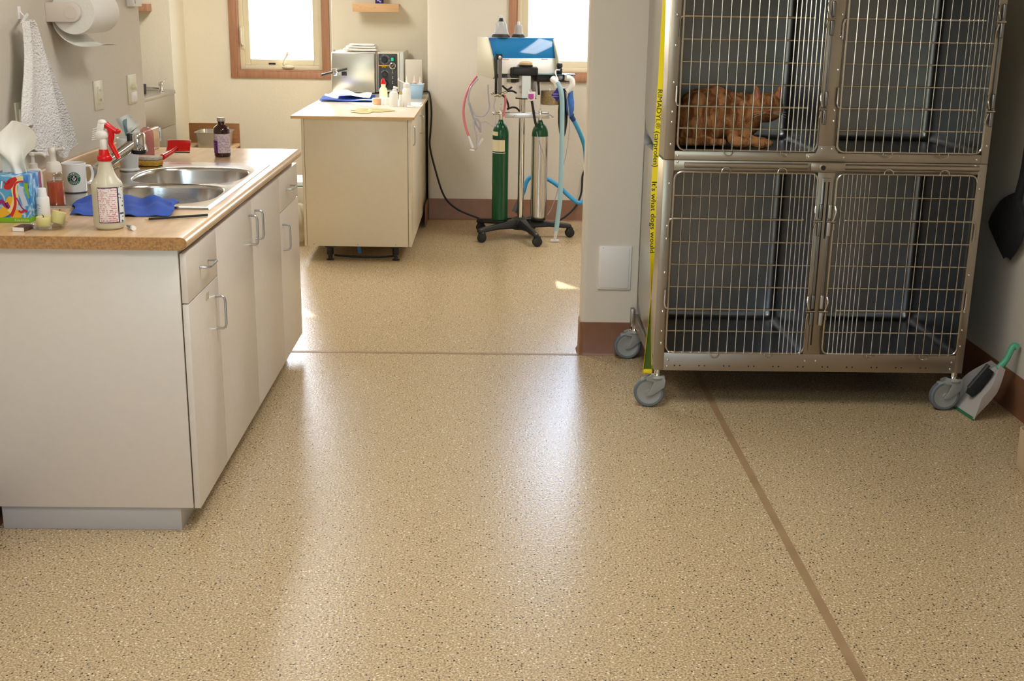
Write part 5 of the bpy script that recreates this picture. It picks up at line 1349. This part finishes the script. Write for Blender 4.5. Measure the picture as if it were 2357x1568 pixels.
# ================================================================== ANAESTHESIA MACHINE
HX, HY = .19, 8.15
am = thing('anaesthesia_machine', 'anaesthesia machine on a black five-star base with blue lidded cabinet, before the right window', 'anaesthesia machine', (HX, HY, 0))
def star(parent, hx_, hy_, rad, phases, zc=.105):
    g = G()
    for a in phases:
        a = R(a); t_ = Vector((math.cos(a), math.sin(a), 0)); n_ = Vector((-t_.y, t_.x, 0)); o = Vector((hx_, hy_, 0))
        rs = []
        for d, w, z0, z1 in ((.0, .045, zc-.035, zc+.030), (.06, .040, zc-.035, zc+.026), (.20, .026, zc-.030, zc+.006), (rad-.03, .023, zc-.038, zc-.006), (rad+.012, .020, zc-.040, zc-.014), (rad+.020, .012, zc-.036, zc-.022)):
            rs.append([o+t_*d-n_*w*.9+Vector((0, 0, z0)), o+t_*d+n_*w*.9+Vector((0, 0, z0)), o+t_*d+n_*w+Vector((0, 0, z0+.01)), o+t_*d+n_*w*.55+Vector((0, 0, z1)), o+t_*d-n_*w*.55+Vector((0, 0, z1)), o+t_*d-n_*w+Vector((0, 0, z0+.01))])
        g.rings(rs)
    g.lathe([(.060, zc-.045), (.066, zc-.03), (.060, zc+.025), (.035, zc+.036), (.001, zc+.036)], (hx_, hy_, 0), 28)
    base = build('star_base', g, BLACK, parent, .003)
    for a in phases:
        a = R(a); x, y = hx_+rad*math.cos(a), hy_+rad*math.sin(a)
        rot = .2 + .25*math.sin(3*a)
        Mw = Matrix.Translation((x+.010*math.cos(rot), y+.010*math.sin(rot), 0)) @ Matrix.Rotation(rot, 4, 'Z')
        w = G().cyl((x, y, .045), (x, y, zc-.03), .010)
        w.ell(Mw @ Vector((0, 0, .058)), (.026, .021, .016), (0, 0, rot))
        cs = build('caster', w, BLACK, parent)
        for s_ in (-1, 1):
            Mk_ = Mw @ Matrix.Translation((0, s_*.011, .0315)) @ Matrix.Rotation(PI/2, 4, 'X')
            build('wheel', G().lathe([(.001, -.009), (.024, -.009), (.030, -.006), (.0315, 0), (.030, .006), (.024, .009), (.001, .009)], M=Mk_, seg=26), BLACKM, cs)
    return base
star(am, HX, HY, .335, (216, 287, 4, 75, 147))
build('pole', G().cyl((HX, HY, .13), (HX, HY, .96), .0215, seg=28), CHROME if False else mat('pole_steel', (.68, .66, .62), .16, 1.), am)
# column head: chamfered aluminium extrusion under a black block with a dial on top
def octo(r, c_, rot=.0): return [(c_[0]+r*math.cos(rot+PI/8+k*PI/4), c_[1]+r*math.sin(rot+PI/8+k*PI/4)) for k in range(8)]
HCX, HCY = .212, 8.10
build('column_head', G().prism(octo(.074, (HCX, HCY)), 'z', .952, 1.097), ALU, am, .001, smooth=False)
build('column_foot', G().prism(octo(.075, (HCX, HCY)), 'z', .944, .952), BLACK, am, .001)
bkb = build('head_block', G().box(.118, .287, 8.03, 8.18, 1.097, 1.150).box(.105, .150, 8.05, 8.18, 1.05, 1.147), BLACK, am, .008, 3)
build('vaporiser_ring', G().lathe([(.044, 1.145), (.046, 1.150), (.046, 1.163), (.043, 1.165)], (.208, 8.09, 0), 36), BLACK, bkb)
build('vaporiser_dial', G().lathe([(.041, 1.160), (.0425, 1.163), (.0425, 1.178), (.040, 1.181), (.022, 1.188), (.001, 1.189)], (.208, 8.09, 0), 36), mat('dial_cream', hx(214, 188, 140), .35), bkb)
tg_ = build('purple_tag', G().obox((.247, 8.015, .968), (.052, .004, .058), (0, .05, .1)), WHITEB, am, .002)
build('tag_print', G().prism([(.224, .982), (.259, .982), (.259, .953), (.2415, .945), (.224, .953)], 'y', 8.0105, 8.0125).xf(Matrix.Translation((.002, 0, 0))), mat('print_magenta2', hx(186, 70, 170), .4), tg_)
build('tag_stem', G().cyl((.243, 8.03, .992), (.243, 8.018, .992), .013, seg=16).cyl((.24, 8.02, .99), (.24, 8.02, 1.012), .008, seg=12), CHROME, tg_)

# cabinet with tilted front and blue lid, turned to the right
e1 = Vector((math.cos(R(16)), math.sin(R(16)), 0)); nn = Vector((math.sin(R(16)), -math.cos(R(16)), 0)); O = Vector((-.042, 8.14, 0))
def cab_pt(a, d, z): return O + e1*a + nn*d + Vector((0, 0, z))
CW = .450
def slab(a0, a1, prof): return G().rings([[cab_pt(a0, d, z) for d, z in prof], [cab_pt(a1, d, z) for d, z in prof]])
prof = [(-.26, 1.075), (-.26, 1.332), (.0, 1.332), (.115, 1.215), (.165, 1.105), (.165, 1.092), (.14, 1.075)]
SIDE = mat('machine_beige', hx(186, 180, 154), .45)
ms = build('hood_side', slab(-.004, .004, prof), SIDE, am, .001)
build('hood_side', slab(CW-.004, CW+.004, prof), SIDE, am, .001)
build('hood_shell', slab(.004, CW-.004, [(-.26, 1.075), (-.26, 1.330), (-.255, 1.330), (-.255, 1.08), (.14, 1.08), (.14, 1.075)]), WHITE, am)
build('hood_top', slab(-.002, CW+.002, [(-.26, 1.328), (-.26, 1.334), (.002, 1.334), (.002, 1.328)]), milky_mat('clear_white', hx(210, 226, 232), .8, .1), am, .001)
BL = milky_mat('blue_acrylic', hx(28, 132, 196), .72, .08)
lidg = slab(.006, CW+.006, [(.002, 1.333), (.070, 1.205), (.067, 1.203), (-.002, 1.330)])
lid = build('blue_lid', lidg, BL, am, .001)
build('blue_corner', slab(.006, .05, [(.0045, 1.333), (.018, 1.300), (.017, 1.299), (.0035, 1.332)]), mat('blue_deep', hx(16, 84, 156), .2), lid)
build('white_front', slab(.03, CW+.008, [(.068, 1.206), (.118, 1.108), (.114, 1.106), (.064, 1.204)]), mat('front_white', hx(228, 224, 214), .35), am, .001)
build('lower_rail', slab(.10, .26, [(.112, 1.106), (.128, 1.085), (.128, 1.052), (.10, 1.052), (.10, 1.106)]), mat('rail_grey', hx(150, 148, 138), .4), am, .002)
for a in (.10, .37): build('finger_notch', G().obox(cab_pt(a, .073, 1.198), (.045, .003, .008), (R(-20), 0, R(16))), milky_mat('notch', hx(226, 214, 214), .7), lid, .001)
# flow meter
fm = build('flow_meter_bracket', G().box(.004, .022, 7.96, 8.0, .972, 1.232).box(.004, .052, 7.965, 8.0, 1.200, 1.235), BLACK, am, .003)
build('flow_tube', G().cyl((.038, 7.955, .985), (.038, 7.955, 1.205), .0125, seg=24), mat('flow_grey', hx(120, 118, 116), .25, .4), fm)
build('flow_knob', G().cyl((.036, 7.955, 1.216), (.036, 7.938, 1.216), .011, seg=18), CHROME, fm, .001)
build('manifold', G().cyl((.0, 7.97, .972), (.06, 7.97, .985), .012).ell((.035, 7.96, .975), (.018, .014, .015)).cyl((.06, 7.97, .985), (.085, 7.97, .998), .008).ell((-.012, 7.97, .985), (.010, .008, .008)), mat('nickel', (.5, .48, .40), .25, 1.), am)
build('clear_column', G().cyl((.075, 8.0, 1.015), (.075, 8.0, 1.10), .010, seg=14), CLEAR, am)
# right arm with absorber canister, valves and elbows
arm_ = build('side_arm', G().prism([(.283, 8.02), (.44, 8.06), (.52, 8.07), (.52, 8.16), (.44, 8.19), (.283, 8.16)], 'z', 1.058, 1.102), BLACK, am, .006)
build('arm_plate', G().prism([(.283, 8.01), (.45, 8.05), (.535, 8.06), (.535, 8.17), (.45, 8.2), (.283, 8.18)], 'z', 1.102, 1.108), mat('plate_teal', hx(60, 96, 104), .25), arm_, .001)
build('canister', G().lathe([(.056, 1.056), (.062, 1.045), (.066, 1.030), (.066, .914), (.062, .905), (.001, .905)], (.374, 8.13, 0), 40), glass_mat('canister_clear', (.92, .92, .92)), am)
build('granules', G().lathe([(.001, .908), (.060, .908), (.063, .915), (.063, .995), (.001, .995)], (.374, 8.13, 0), 36), mat('soda_lime', hx(206, 178, 132), .9, noise=(180, .25), bump=(220, .8)), am)
def oncan(x, z, l=.0672, a0=.72): t = a0+x/.066; return (.374+l*math.sin(t), 8.13-l*math.cos(t), z)
dg_ = G().grid(lambda u, v: oncan((2*u-1)*.042*(1-abs(2*v-1)), .985+.050*(v-.5)*2*.92-.010), 8, 12)
dd_ = build('diamond_label', dg_, mat('diamond_indigo', hx(56, 50, 160), .4), am)
for z in (.974, .982, .963): build('label_stripe', G().grid(lambda u, v: oncan((2*u-1)*.034, z+.0022*v, .0682), 8, 1), mat('stripe_white', hx(206, 196, 226), .4), dd_)
build('exhale_valve', G().lathe([(.017, 1.105), (.019, 1.112), (.019, 1.140), (.016, 1.144), (.016, 1.150), (.020, 1.153), (.020, 1.172), (.016, 1.178), (.001, 1.178)], (.430, 8.09, 0), 28), BLACK, am)
build('valve_dome', G().ell((.434, 8.07, 1.088), (.024, .022, .020)), milky_mat('clear_plastic_white', hx(220, 226, 230), .5, .1), am)
build('elbow', G().tube([(.395, 8.035, 1.080), (.385, 8.0, 1.078), (.405, 7.985, 1.060), (.415, 7.98, 1.030)], .019, 16, smooth=5), WHITEB, am)
build('elbow', G().tube([(.470, 8.05, 1.085), (.505, 8.04, 1.080), (.515, 8.035, 1.050), (.50, 8.035, 1.020), (.478, 8.035, 1.000)], .019, 16, smooth=5), WHITEB, am)
build('elbow_ring', G().cyl((.375, 8.045, 1.080), (.39, 8.03, 1.080), .021, seg=20).cyl((.462, 8.05, 1.086), (.475, 8.05, 1.086), .021, seg=20), CHROME, am)
build('wire_hook', G().tube([(.43, 8.06, 1.135), (.405, 8.04, 1.135), (.402, 8.03, 1.115), (.418, 7.99, 1.075)], .004, 8, smooth=4), WHITEB, am)
# yoke bar and regulators
build('yoke_bar', G().box(.075, .375, 8.11, 8.135, .815, .850), ALU, am, .004)
def valve(x, y, z):
    v_ = build('yoke_valve', G().cyl((x, y, z-.03), (x, y, z+.035), .013, seg=16).cyl((x, y, z+.035), (x, y, z+.075), .007, .003, 12).cyl((x-.045, y, z+.012), (x+.050, y, z+.012), .009, seg=14).ell((x-.048, y, z+.012), (.010, .012, .012)), CHROME, am, .001)
    build('tee_handle', G().cyl((x+.05, y-.004, z+.02), (x+.082, y-.006, z-.002), .0045, seg=8).ell((x+.084, y-.006, z-.004), (.008, .008, .008)), CHROME, v_)
valve(.048, 8.12, .832); valve(.310, 8.12, .832)
# hoses
def hose(name, pts, r, m, parent=am, **k): return build(name, G().tube(pts, r, 10, smooth=6, **k), m, parent)
hose('black_hose', [(.115, 8.05, 1.02), (.09, 8.0, 1.008), (.07, 7.98, 1.02), (.055, 7.97, 1.035)], .0065, BLACKM)
hose('black_hose', [(.145, 8.04, .985), (.12, 8.0, 1.0), (.085, 7.98, 1.0)], .0065, BLACKM)
hose('black_hose', [(.055, 7.97, .975), (.075, 7.98, .955), (.092, 7.99, .92), (.098, 8.0, .885)], .0065, BLACKM)
hose('black_hose', [(.088, 8.0, .882), (.12, 8.02, .892), (.150, 8.06, .885), (.170, 8.10, .862)], .0065, BLACKM)
hose('black_hose', [(.285, 8.06, 1.10), (.292, 8.04, 1.03), (.296, 8.04, .975)], .008, BLACKM)
hose('black_hose', [(.250, 8.02, .935), (.262, 8.02, .87), (.275, 8.03, .80), (.288, 8.04, .765)], .0085, BLACKM)
# gas cylinders standing on the base
def gas(name, label, x, y, z0, z1, r, body, top, split):
    t = thing(name, label, 'gas cylinder', (x, y, z0), 'gas cylinders on the machine')
    H = z1-z0
    sh_ = [(r*math.cos(a), H-.10+.085*math.sin(a)) for a in [PI/2*k/8 for k in range(9)] if r*math.cos(a) > .014] + [(.014, H), (.001, H)]
    if split:
        build('body', G().lathe([(.001, 0), (r-.006, 0), (r, .008), (r, H-.105)], (x, y, z0), 40), body, t)
        build('shoulder', G().lathe([(r, H-.105)] + sh_, (x, y, z0), 40), top, t)
    else:
        build('body', G().lathe([(.001, 0), (r-.006, 0), (r, .008), (r, H-.105)] + sh_, (x, y, z0), 40), body, t)
    return t
GA = mat('cylinder_alu', (.66, .65, .62), .22, 1.)
t1 = gas('gas_cylinder', 'green gas cylinder with cream label on the left of the machine base', .048, 8.12, .125, .802, .0545, GREEN, GREEN, False)
def onc(a0, a1, z0, z1, m, nme, par, x=.048, y=8.12, r=.0550): return build(nme, G().grid(lambda u, v: (x+r*math.sin(a0+(a1-a0)*u), y-r*math.cos(a0+(a1-a0)*u), z0+(z1-z0)*v), 16, 1), m, par)
onc(-1.5, .55, .595, .672, mat('label_cream', hx(226, 214, 176), .5), 'cylinder_label', t1)
onc(-1.5, .62, .583, .587, WHITEB, 'label_line', t1)
onc(-1.5, .45, .678, .682, BLACK, 'label_line', t1)
onc(-1.4, -.35, .70, .726, mat('label_cream', hx(226, 214, 176), .5), 'cylinder_label', t1)
t2 = gas('gas_cylinder', 'bare aluminium gas cylinder with green shoulder on the right of the machine base', .312, 8.12, .145, .802, .0555, GA, GREEN, True)
build('cylinder_tray', G().cyl((.312, 8.12, .128), (.312, 8.12, .144), .05, seg=28), BLACK, am, .002); build('cylinder_tray', G().cyl((.048, 8.12, .108), (.048, 8.12, .1245), .05, seg=28), BLACK, am, .002)

# masks on top
def mask(label, x, y, r, h, neck):
    t = thing('anaesthetic_mask', label, 'mask', (x, y, 1.3345), 'clear masks on the blue lidded cabinet')
    z = 1.3345
    build('rubber_rim', G().lathe([(r-.006, 0), (r+.003, .001), (r, .010), (r-.008, .020), (r-.014, .018), (r-.012, .002)], (x, y, z), 36, caps=(False, False)), BLACKM, t)
    build('cone', G().lathe([(r-.008, .016), (r-.018, h*.45), (r*.58, h*.80), (r*.45, h*.92), (.012, h*.97)], (x, y, z), 36, caps=(False, False)), milky_mat('mask_clear', hx(214, 218, 224), .30, .08), t)
    if neck: build('collar', G().lathe([(.017, h*.93), (.018, h*.95), (.013, h*1.12), (.010, h*1.14)], (x, y, z), 24), BLACK, t)
    build('port', G().lathe([(.009, h*.95), (.009, h*(1.27 if neck else 1.18)), (.006, h*(1.29 if neck else 1.2)), (.001, h*(1.29 if neck else 1.2))], (x, y, z), 20), milky_mat('port_white', hx(236, 238, 240), .8, .1), t)
mask('larger clear cone mask with black collar on the machine cabinet', .042, 8.21, .060, .108, True)
mask('smaller clear cone mask on the machine cabinet', .158, 8.24, .043, .085, False)

# breathing hoses and bags
t = thing('breathing_hose', 'long pale blue breathing hose hanging from the machine down to the floor', 'hose', (.42, 7.98, 0))
PB = milky_mat('pale_aqua', hx(166, 206, 218), .9, .3)
build('tube', G().tube([(.412, 7.975, 1.062), (.436, 7.965, 1.01), (.446, 7.965, .93), (.450, 7.965, .75), (.452, 7.965, .60), (.452, 7.968, .45), (.450, 7.97, .30), (.440, 7.975, .18), (.430, 7.98, .08)], .0158, 16, smooth=6), PB, t)
build('fitting', G().cyl((.430, 7.98, .08), (.422, 7.982, .018), .0135, .010, 16), milky_mat('port_white', hx(236, 238, 240), .8, .1), t)
build('connector', G().cyl((.395, 7.984, .011), (.450, 7.984, .011), .0105, seg=14), milky_mat('port_white', hx(236, 238, 240), .8, .1), t)
t = thing('corrugated_hose', 'bright blue hose curving from the blue bag behind the cylinders', 'hose', (.5, 8.2, .2))
BB = mat('hose_blue', hx(66, 170, 230), .35)
build('tube', G().tube([(.528, 8.09, .815), (.555, 8.12, .770), (.590, 8.18, .70), (.625, 8.24, .61), (.640, 8.28, .50), (.655, 8.3, .38), (.650, 8.3, .27), (.625, 8.3, .225), (.585, 8.3, .225), (.52, 8.3, .275), (.454, 8.3, .335), (.377, 8.3, .383), (.31, 8.3, .400), (.262, 8.3, .395), (.232, 8.3, .360), (.215, 8.29, .30), (.19, 8.28, .24)], .0145, 14, smooth=6), BB, t)
build('cuff', G().cyl((.512, 8.075, .842), (.534, 8.095, .808), .017, .0165, 18).cyl((.504, 8.07, .842), (.528, 8.082, .848), .012, seg=10), mat('cuff_navy', hx(30, 64, 128), .35), t)
build('end_connector', G().cyl((.185, 8.27, .235), (.150, 8.25, .155), .019, .022, 18), milky_mat('smoke', hx(120, 120, 120), .6, .1), t)
t = thing('breathing_bag', 'black rubber breathing bag hanging behind the pale blue hose', 'bag', (.46, 8.1, .62))
build('bag', G().lathe([(.001, .60), (.004, .61), (.008, .68), (.022, .72), (.032, .79), (.034, .87), (.028, .95), (.018, 1.0), (.014, 1.015)], (.462, 8.11, 0), 24, sy=.7), mat('bag_rubber', (.016, .016, .017), .3), t)
t = thing('breathing_bag', 'small royal blue bag hanging at the right end of the machine', 'bag', (.50, 8.06, .83))
build('bag', G().lathe([(.008, .835), (.018, .850), (.026, .88), (.025, .93), (.018, .97), (.016, 1.005)], (.506, 8.055, 0), 24).xf(Matrix.Translation((0, 0, 0))), mat('bag_blue', hx(58, 110, 190), .4, noise=(30, .25)), t)
t = thing('clear_tubing', 'coiled clear plastic tubing hanging at the left of the machine', 'tubing', (-.1, 8.0, .6))
CT = milky_mat('tube_clear', hx(206, 204, 216), .42, .08)
build('tube', G().tube([(-.105, 8.0, 1.075), (-.15, 8.0, 1.02), (-.168, 8.0, .95), (-.150, 8.0, .87), (-.125, 8.0, .80), (-.10, 8.0, .755), (-.085, 7.99, .735), (-.092, 7.99, .79), (-.115, 7.99, .815), (-.13, 7.985, .79), (-.112, 7.98, .71), (-.110, 7.98, .64), (-.122, 7.98, .615)], .0065, 10, smooth=6), CT, t)
build('tube', G().tube([(-.04, 7.98, 1.04), (-.035, 7.98, .95), (-.03, 7.98, .89), (-.055, 7.98, .845), (-.09, 7.98, .835), (-.13, 7.99, .85), (-.16, 8.0, .92)], .0055, 10, smooth=6), CT, t)
build('tube', G().tube([(.01, 7.97, .955), (.0, 7.97, .90), (.015, 7.97, .84), (.005, 7.97, .77), (-.05, 7.98, .80), (-.09, 7.985, .79)], .003, 8, smooth=6), CT, t)
build('wye_piece', G().cyl((-.165, 7.99, .705), (-.135, 7.985, .628), .008, .010, 12).cyl((-.125, 7.98, .61), (-.155, 7.985, .612), .006, seg=10).cyl((-.10, 7.985, .64), (-.07, 7.985, .69), .007, seg=10), milky_mat('port_white', hx(236, 238, 240), .5, .1), t)
t = thing('pink_tubing', 'translucent pink tube curving down at the left of the machine', 'tubing', (-.18, 8.05, .7))
build('tube', G().tube([(-.113, 8.05, 1.09), (-.150, 8.04, 1.04), (-.185, 8.03, .96), (-.200, 8.02, .87), (-.190, 8.01, .78), (-.165, 8.0, .705)], .0082, 12, smooth=6), milky_mat('tube_pink', hx(226, 130, 140), .85, .2), t)
t = thing('pink_tubing', 'short pink tube beside the left yoke valve', 'tubing', (.07, 8.0, .85))
build('tube', G().tube([(.072, 7.975, .972), (.076, 7.98, .93), (.070, 7.985, .88), (.064, 7.99, .835)], .0075, 12, smooth=5), milky_mat('tube_pink', hx(226, 130, 140), .85, .2), t)
t = thing('thin_tubing', 'thin clear sampling line running down over the aluminium cylinder', 'tubing', (.38, 7.99, .2))
build('tube', G().tube([(.470, 8.0, 1.0), (.492, 8.0, .88), (.500, 8.0, .75), (.488, 8.0, .62), (.465, 8.0, .50), (.450, 8.0, .42), (.420, 8.0, .30), (.395, 8.0, .225), (.37, 8.0, .185)], .003, 8, smooth=6), CT, t)
build('tube', G().tube([(.286, 8.03, .735), (.300, 8.03, .68), (.330, 8.03, .60), (.352, 8.03, .52), (.358, 8.03, .40), (.352, 8.03, .27), (.335, 8.03, .18)], .003, 8, smooth=6), CT, t)

# rolling stool mostly hidden behind the partition
rs_ = thing('rolling_stool', 'black rolling stool whose wheel shows past the partition edge', 'stool', (.93, 8.30, 0))
star(rs_, .93, 8.30, .26, (185, 257, 329, 41, 113), .095)
build('column', G().cyl((.93, 8.30, .12), (.93, 8.30, .50), .018, seg=18), CHROME, rs_)
build('seat', G().lathe([(.001, .50), (.15, .50), (.17, .51), (.175, .53), (.165, .555), (.14, .565), (.001, .567)], (.93, 8.30, 0), 36), BLACKM, rs_)
